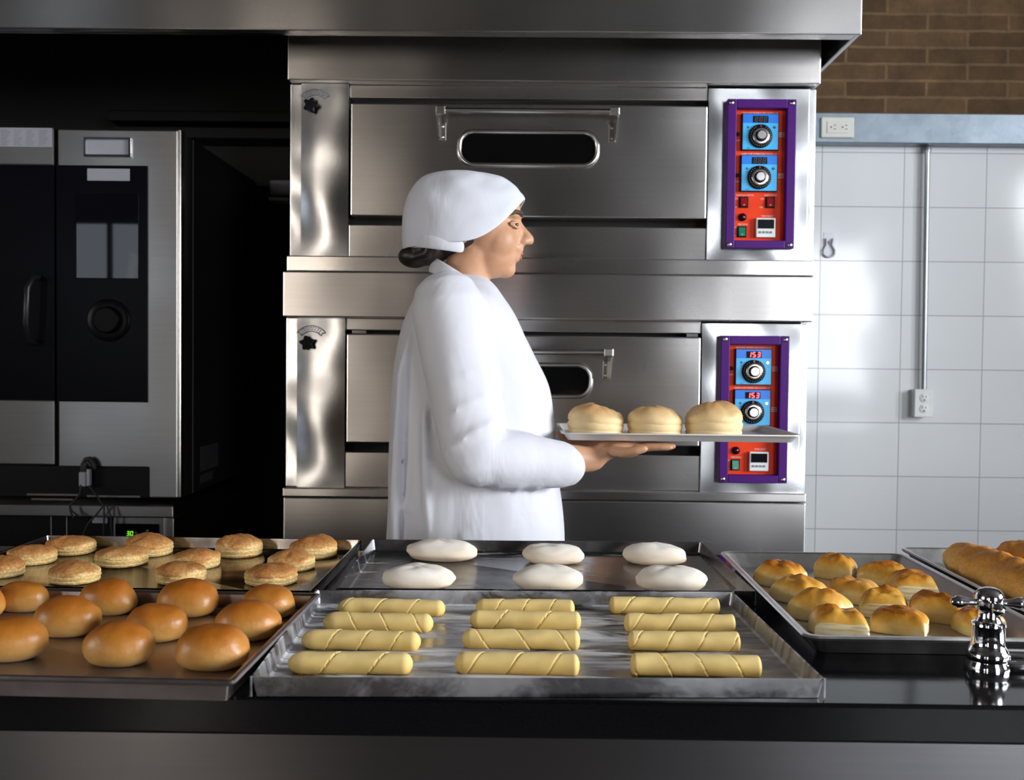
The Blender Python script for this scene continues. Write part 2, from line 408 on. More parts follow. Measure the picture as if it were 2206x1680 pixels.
def crust(name, stops, rough=0.4, spec=0.5, mott=0.25, scale=18.0, bumpd=0.0015, grain=0.0, sss=0.05, axis='z', coat=0.0):
    """baked colour running from the base to the top of each piece"""
    m, t, b = nt(name)
    tc = t.nodes.new('ShaderNodeTexCoord'); sp = t.nodes.new('ShaderNodeSeparateXYZ'); t.links.new(tc.outputs['Generated'], sp.inputs[0])
    oi = t.nodes.new('ShaderNodeObjectInfo')
    nz = N(t, 'ShaderNodeTexNoise', Scale=scale, Detail=5.0, Roughness=0.6); nz.noise_dimensions = '4D'
    t.links.new(tc.outputs['Object'], nz.inputs['Vector'])
    wv = N(t, 'ShaderNodeMath', operation='MULTIPLY'); wv.inputs[1].default_value = 50.0; t.links.new(oi.outputs['Random'], wv.inputs[0]); t.links.new(wv.outputs[0], nz.inputs['W'])
    s = N(t, 'ShaderNodeMath', operation='SUBTRACT'); t.links.new(nz.outputs['Fac'], s.inputs[0]); s.inputs[1].default_value = 0.5
    k = N(t, 'ShaderNodeMath', operation='MULTIPLY_ADD'); k.inputs[1].default_value = mott * 2; t.links.new(s.outputs[0], k.inputs[0]); t.links.new(sp.outputs[2], k.inputs[2])
    rd = N(t, 'ShaderNodeMath', operation='MULTIPLY_ADD'); rd.inputs[1].default_value = 0.14; t.links.new(oi.outputs['Random'], rd.inputs[0]); t.links.new(k.outputs[0], rd.inputs[2])
    r = ramp(t, stops, rd.outputs[0])
    last = r.outputs[0]
    if grain > 0:
        g = N(t, 'ShaderNodeTexNoise', Scale=260.0, Detail=2.0); t.links.new(tc.outputs['Object'], g.inputs['Vector'])
        gr = ramp(t, [(0.42, (1 - grain, 1 - grain * 1.15, 1 - grain * 1.3)), (0.62, (1.15, 1.15, 1.15))], g.outputs['Fac'])
        mx = N(t, 'ShaderNodeMix'); mx.data_type = 'RGBA'; mx.blend_type = 'MULTIPLY'; mx.inputs[0].default_value = 1.0
        t.links.new(last, mx.inputs[6]); t.links.new(gr.outputs[0], mx.inputs[7]); last = mx.outputs[2]
    t.links.new(last, b.inputs['Base Color'])
    b.inputs['Roughness'].default_value = rough; b.inputs['Specular IOR Level'].default_value = spec; b.inputs['Coat Weight'].default_value = coat
    b.inputs['Subsurface Weight'].default_value = sss; b.inputs['Subsurface Radius'].default_value = (0.006, 0.003, 0.001); b.inputs['Subsurface Scale'].default_value = 1.0
    n2 = N(t, 'ShaderNodeTexNoise', Scale=scale * 5, Detail=4.0); t.links.new(tc.outputs['Object'], n2.inputs['Vector'])
    ch = bump(t, b, nz.outputs['Fac'], 0.5, bumpd)
    bump(t, b, n2.outputs['Fac'], 0.35, bumpd * 0.6, ch)
    return m
BUN = crust('glazed_bun_crust', [(0.0, (0.76, 0.52, 0.24)), (0.22, (0.66, 0.36, 0.11)), (0.60, (0.50, 0.20, 0.028)), (1.05, (0.38, 0.11, 0.008))], rough=0.40, mott=0.30, scale=34, bumpd=0.0015)
DOUGH = crust('floured_white_dough', [(0.0, (0.74, 0.58, 0.40)), (0.4, (0.80, 0.68, 0.53)), (0.8, (0.82, 0.76, 0.68))], rough=0.85, spec=0.2, mott=0.35, scale=26, bumpd=0.0010, sss=0.1)
ROLL = crust('yellow_dough', [(0.0, (0.66, 0.42, 0.12)), (0.4, (0.77, 0.53, 0.165)), (0.9, (0.80, 0.60, 0.25))], rough=0.7, spec=0.25, mott=0.35, scale=40, bumpd=0.0008, sss=0.1)
FLAKY = crust('sugared_flaky_pastry', [(0.0, (0.50, 0.25, 0.07)), (0.10, (0.78, 0.56, 0.24)), (0.52, (0.78, 0.55, 0.24)), (0.68, (0.56, 0.28, 0.09)), (1.0, (0.44, 0.18, 0.05))], rough=0.6, spec=0.3, mott=0.62, scale=30, bumpd=0.0022, grain=0.15)
PUFF = crust('golden_puff_crust', [(0.05, (0.80, 0.62, 0.32)), (0.35, (0.78, 0.54, 0.18)), (0.62, (0.70, 0.38, 0.06)), (0.9, (0.55, 0.22, 0.02)), (1.2, (0.36, 0.11, 0.01))], rough=0.36, mott=0.55, scale=38, bumpd=0.0018)
LOAF = crust('crusty_loaf', [(0.0, (0.80, 0.60, 0.32)), (0.3, (0.72, 0.43, 0.13)), (0.65, (0.66, 0.32, 0.05)), (1.1, (0.50, 0.18, 0.015))], rough=0.6, mott=0.4, scale=22, bumpd=0.006, grain=0.05)
HELD = crust('pale_baked_round', [(0.0, (0.62, 0.40, 0.16)), (0.15, (0.78, 0.60, 0.32)), (0.6, (0.78, 0.58, 0.30)), (1.0, (0.55, 0.30, 0.11))], rough=0.6, mott=0.25, scale=24, bumpd=0.002)

def layers():
    m, t, b = nt('pastry_cut_layers')
    n = N(t, 'ShaderNodeTexNoise', Scale=1.0, Detail=4.0); t.links.new(mapped(t, scale=(25, 25, 420)), n.inputs['Vector'])
    r = ramp(t, [(0.30, (0.62, 0.42, 0.16)), (0.48, (0.82, 0.68, 0.40)), (0.7, (0.86, 0.76, 0.52))], n.outputs['Fac'])
    t.links.new(r.outputs[0], b.inputs['Base Color']); b.inputs['Roughness'].default_value = 0.7
    bump(t, b, n.outputs['Fac'], 0.7, 0.0015); return m
LAYERS = layers()

def cloth(name, col, sc=9.0, d=0.012):
    m, t, b = nt(name)
    n = N(t, 'ShaderNodeTexNoise', Scale=sc, Detail=3.0, Distortion=0.8); t.links.new(mapped(t, scale=(1, 1, 0.5)), n.inputs['Vector'])
    wv = N(t, 'ShaderNodeTexNoise', Scale=900.0); t.links.new(mapped(t), wv.inputs['Vector'])
    b.inputs['Base Color'].default_value = (*col, 1); b.inputs['Roughness'].default_value = 0.85; b.inputs['Sheen Weight'].default_value = 0.1
    ch = bump(t, b, n.outputs['Fac'], 0.55, d); bump(t, b, wv.outputs['Fac'], 0.1, 0.0003, ch); return m
COAT = cloth('white_cotton', (0.65, 0.65, 0.70))
CAPCLOTH = cloth('white_cap_cotton', (0.64, 0.65, 0.71), 12.0, 0.006)
TROUSER = cloth('white_trouser_cotton', (0.70, 0.70, 0.74))
def skin():
    m, t, b = nt('skin')
    n = N(t, 'ShaderNodeTexNoise', Scale=22.0, Detail=3.0); t.links.new(mapped(t), n.inputs['Vector'])
    r = ramp(t, [(0.3, (0.50, 0.25, 0.135)), (0.7, (0.58, 0.32, 0.19))], n.outputs['Fac'])
    t.links.new(r.outputs[0], b.inputs['Base Color']); b.inputs['Roughness'].default_value = 0.5
    b.inputs['Subsurface Weight'].default_value = 0.12; b.inputs['Subsurface Radius'].default_value = (0.01, 0.004, 0.002); b.inputs['Subsurface Scale'].default_value = 1.0
    return m
SKIN = skin()
HAIR = plain('dark_hair', (0.018, 0.012, 0.010), 0.45)
BROW = plain('brow_hair', (0.05, 0.03, 0.02), 0.6)
EYE = plain('eye_white', (0.42, 0.38, 0.35), 0.25)
IRIS = plain('dark_iris', (0.02, 0.011, 0.006), 0.1)
LIP = plain('lip_skin', (0.45, 0.16, 0.11), 0.45)
SHOE = plain('shoe_leather', (0.03, 0.03, 0.03), 0.45)
# ------------------------------------------------------------------ room shell
def struct(name, mb, mats):
    o = mb.build(name, mats); o['kind'] = 'structure'; return o
mb = MB(); mb.box(RX0 - .1, RX1 + .1, RY0 - .1, RY1 + .1, -0.1, 0); struct('floor', mb, FLOOR)
mb = MB(); mb.box(RX0 - .1, RX1 + .1, RY0 - .1, RY1 + .1, RZ1, RZ1 + .1); struct('ceiling', mb, CEIL)
ZB = P(2000, 247, RY1 - 0.01).z                       # tiles end and brick starts behind the trunking
mb = MB()
mb.mi = 0; mb.box(-0.30, RX1, RY1, RY1 + .1, 0, ZB)
mb.mi = 1; mb.box(-0.30, RX1, RY1, RY1 + .1, ZB, RZ1)
mb.mi = 2; mb.box(RX0, -0.30, RY1, RY1 + .1, 0, RZ1)  # stretch behind the combi oven, its shade put into the wall colour
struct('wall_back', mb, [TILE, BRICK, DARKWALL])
def wall_with_holes(axis, c0, c1, lo, hi, holes, name, mat):
    mb = MB(); x = lo
    bx = (lambda a, b, z0, z1: mb.box(a, b, c0, c1, z0, z1)) if axis == 'x' else (lambda a, b, z0, z1: mb.box(c0, c1, a, b, z0, z1))
    for a, b, z0, z1 in sorted(holes):
        bx(x, a, 0, RZ1); bx(a, b, 0, z0); bx(a, b, z1, RZ1); x = b
    bx(x, hi, 0, RZ1)
    return struct(name, mb, mat)
HR = (2.25, 4.15, 0.80, 2.70); HL = (-4.62, -3.68, 1.10, 2.64); HW = (-0.60, 1.70, 1.25, 2.75)
HD = (-2.46, -2.04, 0.65, 2.55); HX = (-1.6, 0.4, 1.15, 2.65)
wall_with_holes('x', RY0 - .08, RY0, RX0, RX1, [HR, HL, HD], 'wall_front', ROOMWALL)
wall_with_holes('y', RX1, RX1 + .08, RY0, RY1, [HW], 'wall_right', ROOMWALL)
wall_with_holes('y', RX0 - .08, RX0, RY0, RY1, [HX], 'wall_left', DARKWALL)
def pane_mat():
    m, t, b = nt('window_pane'); t.nodes.remove(b)
    tr = t.nodes.new('ShaderNodeBsdfTransparent'); gl = t.nodes.new('ShaderNodeBsdfGlossy'); gl.inputs['Roughness'].default_value = 0.02
    fr = t.nodes.new('ShaderNodeFresnel'); fr.inputs[0].default_value = 1.45; mx = t.nodes.new('ShaderNodeMixShader')
    t.links.new(fr.outputs[0], mx.inputs[0]); t.links.new(tr.outputs[0], mx.inputs[1]); t.links.new(gl.outputs[0], mx.inputs[2])
    t.links.new(mx.outputs[0], t.nodes['Material Output'].inputs[0]); return m
PANE = pane_mat()
def window(n, hole, axis, c, bars):
    a, b, z0, z1 = hole; mb = MB(); t = 0.05
    bx = (lambda p, q, r, s: mb.box(p, q, c - .03, c + .03, r, s)) if axis == 'x' else (lambda p, q, r, s: mb.box(c - .03, c + .03, p, q, r, s))
    bx(a, a + t, z0, z1); bx(b - t, b, z0, z1); bx(a + t, b - t, z0, z0 + t); bx(a + t, b - t, z1 - t, z1)
    for k in bars: bx(k - .02, k + .02, z0 + t, z1 - t)
    o = struct('window_%d' % n, mb, FRAME_ALU)
    mb = MB()
    if axis == 'x': mb.box(a + t, b - t, c - .003, c + .003, z0 + t, z1 - t)
    else: mb.box(c - .003, c + .003, a + t, b - t, z0 + t, z1 - t)
    g = mb.build('pane', PANE, o)
window(1, HR, 'x', RY0 - .04, [2.88, 3.52])
window(2, HL, 'x', RY0 - .04, [-4.17])
window(3, HW, 'y', RX1 + .04, [0.15, 0.95])
window(4, HX, 'y', RX0 - .04, [-0.95, -0.25])
window(5, HD, 'x', RY0 - .04, [])

# galvanised trunking along the tiles, with socket, conduit and outlet box
y0 = RY1 - 0.065
zt, zb = P(2000, 244, y0).z, P(2000, 309, y0).z
tr = thing('cable_trunking', (2.4, RY1, zb), 'galvanised metal cable trunking running along the top of the white tiles', 'trunking')
mb = MB(); mb.box(0.82, RX1 - .02, y0, RY1 - .001, zb, zt, 0.003); mb.build('trunking_cover', GALV, tr)
a, b = P(1768, 253, y0), P(1838, 298, y0)
s = thing('wall_socket', ((a.x + b.x) / 2, y0, b.z), 'cream horizontal double socket plate mounted on the galvanised trunking', 'socket')
mb = MB(); mb.box(a.x, b.x, y0 - .010, y0, b.z, a.z, 0.004); mb.build('cover_plate', CREAM_PLASTIC, s)
zc = (a.z + b.z) / 2; xc = (a.x + b.x) / 2; wf = (b.x - a.x)
mb = MB(); mb.box(xc - wf * .33, xc + wf * .33, y0 - .0125, y0 - .009, zc - .021, zc + .021, 0.001); mb.build('receptacle', CREAM_PLASTIC, s)
for q in (-0.0225, 0.0185):
    mb = MB(); mb.lathe([(0.0032, 0.0), (0.0032, 0.0008)], (xc + q - .002, y0 - .0122, zc), 'Y', 12)
    for dz in (-.0065, .0065): mb.box(xc + q + .007, xc + q + .0155, y0 - .0131, y0 - .012, zc + dz - .0012, zc + dz + .0012)
    mb.build('socket_slots', SLOT_DARK, s)
yb = RY1 - 0.045
a, b = P(1971, 838, yb), P(2010, 899, yb)
c0 = P(1998, 316, RY1 - .022); c1 = P(1990, 842, RY1 - .022)
cn = thing('conduit_pipe', (c0.x, RY1, c1.z), 'thin grey metal conduit running down the white tiles to the outlet box', 'conduit')
mb = MB(); mb.tube([(c1.x, RY1 - .022, c1.z - .004), (c0.x, RY1 - .022, zb)], 0.0095, 16, False); mb.build('pipe', CONDUIT, cn, smooth=True, angle=40)
mb = MB(); mb.lathe([(.0135, 0), (.0135, .018), (.011, .022)], (c0.x, RY1 - .022, zb - .022), 'Z', 20); mb.build('connector', CONDUIT, cn, smooth=True, angle=40)
s = thing('outlet_box', ((a.x + b.x) / 2, RY1, b.z), 'white vertical double outlet box hanging below the conduit on the tiles', 'socket')
mb = MB(); mb.box(a.x + .002, b.x - .002, yb + .008, RY1 - .0005, b.z + .002, a.z - .002, 0.003); mb.build('box_body', WHITE_PLASTIC, s)
mb = MB(); mb.box(a.x, b.x, yb, yb + .008, b.z, a.z, 0.003); mb.build('cover_plate', WHITE_PLASTIC, s)
xc = (a.x + b.x) / 2; zc = (a.z + b.z) / 2
for dz in (.019, -.020):
    mb = MB(); mk = MB(); mb.lathe([(.0165, 0), (.0165, .0015), (.015, .0025)], (xc, yb, zc + dz), 'Y', 24)
    for dx in (-.006, .006): mk.box(xc + dx - .0012, xc + dx + .0012, yb - .0032, yb - .002, zc + dz + .001, zc + dz + .009)
    mk.lathe([(.0030, 0), (.0030, .0008)], (xc, yb - .0024, zc + dz - .0075), 'Y', 12)
    mb.build('receptacle', WHITE_PLASTIC, s, smooth=True, angle=40); mk.build('socket_slots', SLOT_DARK, s)
# small adhesive wire clip
c = P(1785, 533, RY1)
clip = thing('wall_clip', (c.x, RY1, c.z - .04), 'small clear plastic double hook stuck on the tiles beside the upper oven', 'hook')
mb = MB(); mb.box(c.x - .020, c.x + .022, RY1 - .0015, RY1, c.z - .036, c.z + .055, 0.0005)
mb.build('adhesive_pad', plain('clip_pad', (0.66, 0.67, 0.72), 0.3), clip)
mb = MB(); K = RY1 - .008
mb.tube([(c.x - .012, K, c.z + .030), (c.x - .010, K, c.z + .008), (c.x - .021, K, c.z - .010), (c.x - .020, K, c.z - .026), (c.x - .008, K, c.z - .035), (c.x + .008, K, c.z - .035), (c.x + .020, K, c.z - .026), (c.x + .021, K, c.z - .010), (c.x + .010, K, c.z + .008), (c.x + .013, K, c.z + .030)], .0035, 8)
mb.tube([(c.x + .001, RY1, c.z + .012), (c.x + .001, K, c.z + .022)], .003, 8); mb.tube([(c.x, RY1, c.z - .035), (c.x, K, c.z - .035)], .003, 8)
mb.build('hook', plain('clip_wire', (0.50, 0.51, 0.56), 0.2), clip, smooth=True)

# ------------------------------------------------------------------ extractor hood
YH = 2.50; XH = 0.815
zl = P(1300, 70, YH).z
hd = thing('extractor_hood', (-1.2, 3.1, zl), 'long brushed steel extractor hood above the ovens', 'hood')
mb = MB(); mb.box(-4.6, XH, YH, YH + .012, zl, RZ1 - .02, 0.003); mb.build('front_panel', STEEL_HOOD, hd)
mb = MB(); mb.box(XH - .010, XH + .002, YH + .012, RY1 - .01, zl + .004, RZ1 - .02, 0.002); mb.build('side_panel', STEEL_HOOD, hd)
mb = MB(); mb.box(-4.6, XH - .011, YH + .013, YH + .05, zl + .002, zl + .012, 0.002); mb.build('lip', STEEL_HOOD, hd)
mb = MB(); mb.box(-4.6, XH - .011, YH + .013, RY1 - .01, 2.62, 2.64); mb.build('filter_ceiling', DARK_PAINT, hd)
mb = MB(); mb.loft([[Vector((XH - .018, YH + .013, zl + .012)), Vector((XH - .011, YH + .013, zl + .004)), Vector((XH - .011, YH + .013, zl + .016))], [Vector((XH - .018, RY1 - .05, zl + .40)), Vector((XH - .011, RY1 - .05, zl + .40)), Vector((XH - .011, RY1 - .05, zl + .412))]])
mb.build('gutter', STEEL_HOOD, hd)

# ------------------------------------------------------------------ deck ovens
YF = 2.75; PXM = YF / F
def zz(py, px=1120, Y=None): return P(px, py, Y or YF).z
def xx(px, py, Y=None): return P(px, py, Y or YF).x

def control_panel(par, x0, ztop, lit):
    """orange-red control plate in a purple frame; x0/ztop = upper left corner of the frame"""
    s = PXM; w_, h_ = 145 * s, 314 * s; Yc = YF - .002
    X = lambda u: x0 + u * s
    Z = lambda v: ztop - v * s
    yp = Yc - .004                                     # plate face
    mb = MB(); mb.box(X(17), X(129), yp, Yc, Z(304), Z(16)); cp = mb.build('control_panel', REDPLATE, par)
    mb = MB(); q = 19 * s; yf = Yc - .030
    def bar(a, b, c, d): mb.box(a, b, yf, Yc + .001, c, d, 0.002)
    bar(x0, x0 + q, ztop - h_, ztop); bar(x0 + w_ - q, x0 + w_, ztop - h_, ztop)
    bar(x0 + q, x0 + w_ - q, ztop - q, ztop); bar(x0 + q, x0 + w_ - q, ztop - h_, ztop - h_ + 17 * s)
    fr = mb.build('panel_frame', PURPLE, cp)
    for u in (8, 136):
        for v in (8, 306):
            k = MB(); k.lathe([(.0058, 0), (.0058, .002), (.004, .0035), (.0, .0038)], (X(u), yf, Z(v)), 'Y', 16); k.build('screw', NICKEL, cp, smooth=True, angle=40)
    def word(*a, mat=WHITE_INK, **k):
        q = MB(); text_mesh(q, *a, **k); q.build('lettering', mat, cp)
    for v0, ul in ((29, 35), (116, 34)):
        mb = MB(); yb = yp - .012
        mb.mi = 2; mb.box(X(ul - 1.5), X(ul + 76), yp - .010, yp, Z(v0 + 76), Z(v0 - 1.5))
        mb.mi = 0; mb.box(X(ul), X(ul + 74.5), yb, yp - .001, Z(v0 + 74.5), Z(v0 + 19))
        mb.mi = 1; mb.box(X(ul), X(ul + 74.5), yb, yp - .001, Z(v0 + 19), Z(v0))
        mb.build('temperature_controller', [BLUE_L, BLUE_D, BLACK_PLASTIC], cp)
        mb = MB(); mb.box(X(ul + 21.5), X(ul + 53.5), yb - .0012, yb, Z(v0 + 18), Z(v0 + 4), 0.0003); mb.build('display', BLACK_GLASS, cp)
        on = MB(); off = MB(); txt = '153' if lit else '888'
        for i, ch in enumerate(txt):
            gx = X(ul + 23.5 + i * 9.6); gz = Z(v0 + 16.6)
            if lit:
                if ch == '1': seg_digit(on, ch, gx, gz, yb - .0014, 7.6 * s, 11 * s, 1.9 * s)
                else: seg_digit(on, ch, gx, gz, yb - .0014, 7.6 * s, 11 * s, 1.7 * s)
            else: seg_digit(off, ch, gx, gz, yb - .0014, 7.6 * s, 11 * s, 1.9 * s)
        (on if lit else off).build('display_digits', SEG_RED if lit else SEG_OFF, cp)
        # dial: black scale ring, silver ring, knurled knob with a red mark
        uc, vc = ul + 37, v0 + 47
        mb = MB()
        mb.mi = 0; mb.lathe([(25 * s, 0), (25 * s, .004), (23 * s, .006), (18.5 * s, .007)], (X(uc), yb, Z(vc)), 'Y', 40)
        mb.mi = 1; mb.lathe([(17.5 * s, .003), (17.5 * s, .009), (16 * s, .010), (13 * s, .010)], (X(uc), yb, Z(vc)), 'Y', 40)
        mb.mi = 0; mb.lathe([(12.5 * s, .004), (12.5 * s, .013), (10 * s, .014)], (X(uc), yb, Z(vc)), 'Y', 32)
        mb.mi = 1
        kn = 20 if not lit else 20
        rad = [9.2 * s * (1 + .05 * (i % 2)) for i in range(kn * 2)]
        rings = [[Vector((X(uc) + r * math.cos(math.pi * i / kn), yb - hh, Z(vc) + r * math.sin(math.pi * i / kn))) for i, r in enumerate([q * f_ for q in rad])] for hh, f_ in ((.005, 1), (.020, 1), (.0215, .9))]
        mb.loft(rings)
        mb.mi = 2; mb.box(X(uc - 1.6), X(uc + 1.6), yb - .0075, yb - .005, Z(vc - 19), Z(vc - 24))
        mb.build('dial', [BLACK_PLASTIC, NICKEL, RED_ROCKER], cp, smooth=True, angle=40)
        ink = MB()
        for i in range(24):                                    # scale ticks
            a = math.radians(-240 + i * 300 / 23)
            ink.box(X(uc) + 21.3 * s * math.cos(a) - .0005, X(uc) + 21.3 * s * math.cos(a) + .0005, yb - .0072, yb - .0062, Z(vc) + 21.3 * s * math.sin(a) - .0005, Z(vc) + 21.3 * s * math.sin(a) + .0005)
        ink.build('scale_marks', WHITE_INK, cp)
        k = MB(); k.lathe([(2.6 * s, 0), (2.2 * s, .001)], (X(ul + 11), yb, Z(v0 + 28)), 'Y', 12); k.build('indicator_dot', DARK_INK, cp)
        k = MB(); k.lathe([(3.0 * s, 0), (2.2 * s, .0018)], (X(ul + 67), yb, Z(v0 + 28)), 'Y', 12); k.build('indicator_dot', LED_PINK if lit else DARK_INK, cp)
        word('ON', X(ul + 11), Z(v0 + 36), yb - .0002, .005, mat=DARK_INK)
        word('TEMP', X(ul + 12), Z(v0 + 73), yb - .0002, .004, mat=DARK_INK)
        hole = MB(); hole.lathe([(4.8 * s, 0), (4.8 * s, .001)], (X(26), yp, Z(v0 + 41)), 'Y', 16); hole.build('alarm_buzzer_hole', GAP_BLACK, cp)
        word('ALARM', X(26), Z(v0 + 55.5), yp - .0002, .0055, width=10.5 * s)
        ink = MB()
        for i in range(3):
            ink.box(X(113.5), X(125), yp - .0004, yp, Z(v0 + 37 + i * 4 + .8), Z(v0 + 37 + i * 4 - .6))
        ink.box(X(113.5), X(114.5), yp - .0004, yp, Z(v0 + 46), Z(v0 + 37)); ink.box(X(124), X(125), yp - .0004, yp, Z(v0 + 46), Z(v0 + 37)); ink.build('heat_symbol', WHITE_INK, cp)
    word('TOP FLAME TEMPERATURE CONTROLLER', X(73), Z(26.5), yp - .0002, .006, width=76 * s)
    word('UNDER FLAME TEMPERATURE CONTROLLER', X(72), Z(113), yp - .0002, .006, width=76 * s)
    word('FLAME-OUT SWITCH', X(44), Z(200.5), yp - .0002, .006, width=37 * s)
    word('LIGHT SWITCH', X(98), Z(200), yp - .0002, .006, width=26 * s)
    word('TIMER SELECT', X(92), Z(244.5), yp - .0002, .006, width=26 * s)
    word('TIMER SWITCH', X(40), Z(262.5), yp - .0002, .006, width=22 * s)
    for u, v in ((26, 208), (81, 208), (24, 269)): word('ON', X(u), Z(v), yp - .0002, .006)
    for u, v in ((23.5, 226), (79, 226), (22, 287)): word('OFF', X(u), Z(v), yp - .0002, .0058)
    for u, v, mt in ((41, 214, RED_LIT if lit else RED_ROCKER), (97, 214, RED_ROCKER), (38, 277, GREEN_ROCKER)):
        k = MB(); k.mi = 0; k.box(X(u - 10), X(u + 10), yp - .003, yp, Z(v + 12), Z(v - 12), 0.001)
        k.mi = 1
        x_0, x_1 = X(u - 6.8), X(u + 6.8)
        k.loft([[Vector((x_0, yp - .003, Z(v + 9.5))), Vector((x_1, yp - .003, Z(v + 9.5))), Vector((x_1, yp - .003, Z(v - 9.5))), Vector((x_0, yp - .003, Z(v - 9.5)))],
                [Vector((x_0, yp - .0085, Z(v + 9.2))), Vector((x_1, yp - .0085, Z(v + 9.2))), Vector((x_1, yp - .005, Z(v - 9.2))), Vector((x_0, yp - .005, Z(v - 9.2)))]])
        k.mi = 2; text_mesh(k, 'I', X(u), Z(v - 1.0), yp - .0058, .005); text_mesh(k, 'O', X(u), Z(v + 7.6), yp - .0083, .0055)
        k.mi = 0
        for f in k.bm.faces:
            c_ = f.calc_center_median()
            if f.material_index == 0 and c_.y < yp - .0052: f.material_index = 2
        k.build('rocker_switch', [BLACK_PLASTIC, mt, WHITE_INK], cp)
    k = MB(); k.lathe([(8.5 * s, 0), (8.5 * s, .004), (6.5 * s, .006), (6 * s, .007), (3 * s, .010), (0, .011)], (X(39), yp, Z(246)), 'Y', 24); k.build('indicator_lamp', LENS_RED, cp, smooth=True, angle=50)
    k = MB(); k.mi = 0; k.box(X(67), X(107.5), yp - .012, yp, Z(289), Z(248), 0.0015)
    k.mi = 1; k.box(X(69.5), X(105), yp - .0128, yp - .011, Z(271), Z(251), 0.0004)
    k.mi = 2
    for i in range(4): k.box(X(72.5 + i * 7.6), X(78 + i * 7.6), yp - .0135, yp - .011, Z(281), Z(276), 0.0004)
    k.build('timer', [WHITE_PLASTIC, BLACK_GLASS, GREY_INK], cp)
    return cp

def ring_sweep(mb, poly_fn, prof):
    """sweep a profile [(inset, y)] around a closed outline poly_fn(inset) in (x, z)"""
    rings = [[Vector((x, y, z)) for x, z in poly_fn(ins)] for ins, y in prof]
    mb.loft(rings, cap0=False, cap1=False)

def star_knob(par, x, z, y, lit):
    mb = MB(); n = 60; rings = []
    for h, k in ((0, .25), (.012, .25), (.013, 1.0), (.024, 1.0), (.028, .85), (.029, .3)):
        rings.append([])
        for i in range(n):
            a = 2 * math.pi * i / n + math.radians(100 if lit else 70)
            r = .0165 * k * (1 + (0.22 * math.cos(5 * a - 5 * math.radians(100 if lit else 70)) if k > .5 else 0))
            rings[-1].append(Vector((x + r * math.cos(a), y - h, z + r * math.sin(a))))
    mb.loft(rings); return mb.build('vent_knob', BLACK_PLASTIC, par, smooth=True, angle=45)

def ribbon_plate(par, x, z, y):
    """curved ribbon emblem engraved above the knob"""
    mb = MB(); R0, R1 = .034, .049; zc = z - .030; pts = []
    A = [math.radians(142 - i * 104 / 20) for i in range(21)]
    outl = [(x + R1 * math.cos(a), zc + R1 * math.sin(a)) for a in A] + [(x + (R0 + R1) / 2 * math.cos(math.radians(44)), zc + (R0 + R1) / 2 * math.sin(math.radians(44)))] + [(x + R0 * math.cos(a), zc + R0 * math.sin(a)) for a in A[::-1]] + [(x + (R0 + R1) / 2 * math.cos(math.radians(136)), zc + (R0 + R1) / 2 * math.sin(math.radians(136)))]
    t = [Vector((u, y - .001, v)) for u, v in outl]; t.append(t[0])
    mb.tube(t, .0012, 6, False)
    for rr_, n_ in ((.0445, 9), (.0390, 8)):
        for i in range(n_):
            a = math.radians(125 - i * 70 / (n_ - 1)); ww = .0022
            mb.box(x + rr_ * math.cos(a) - ww, x + rr_ * math.cos(a) + ww * .6, y - .0008, y, zc + rr_ * math.sin(a) - .0013, zc + rr_ * math.sin(a) + .0013)
    return mb.build('ribbon_emblem', GREY_INK, par)

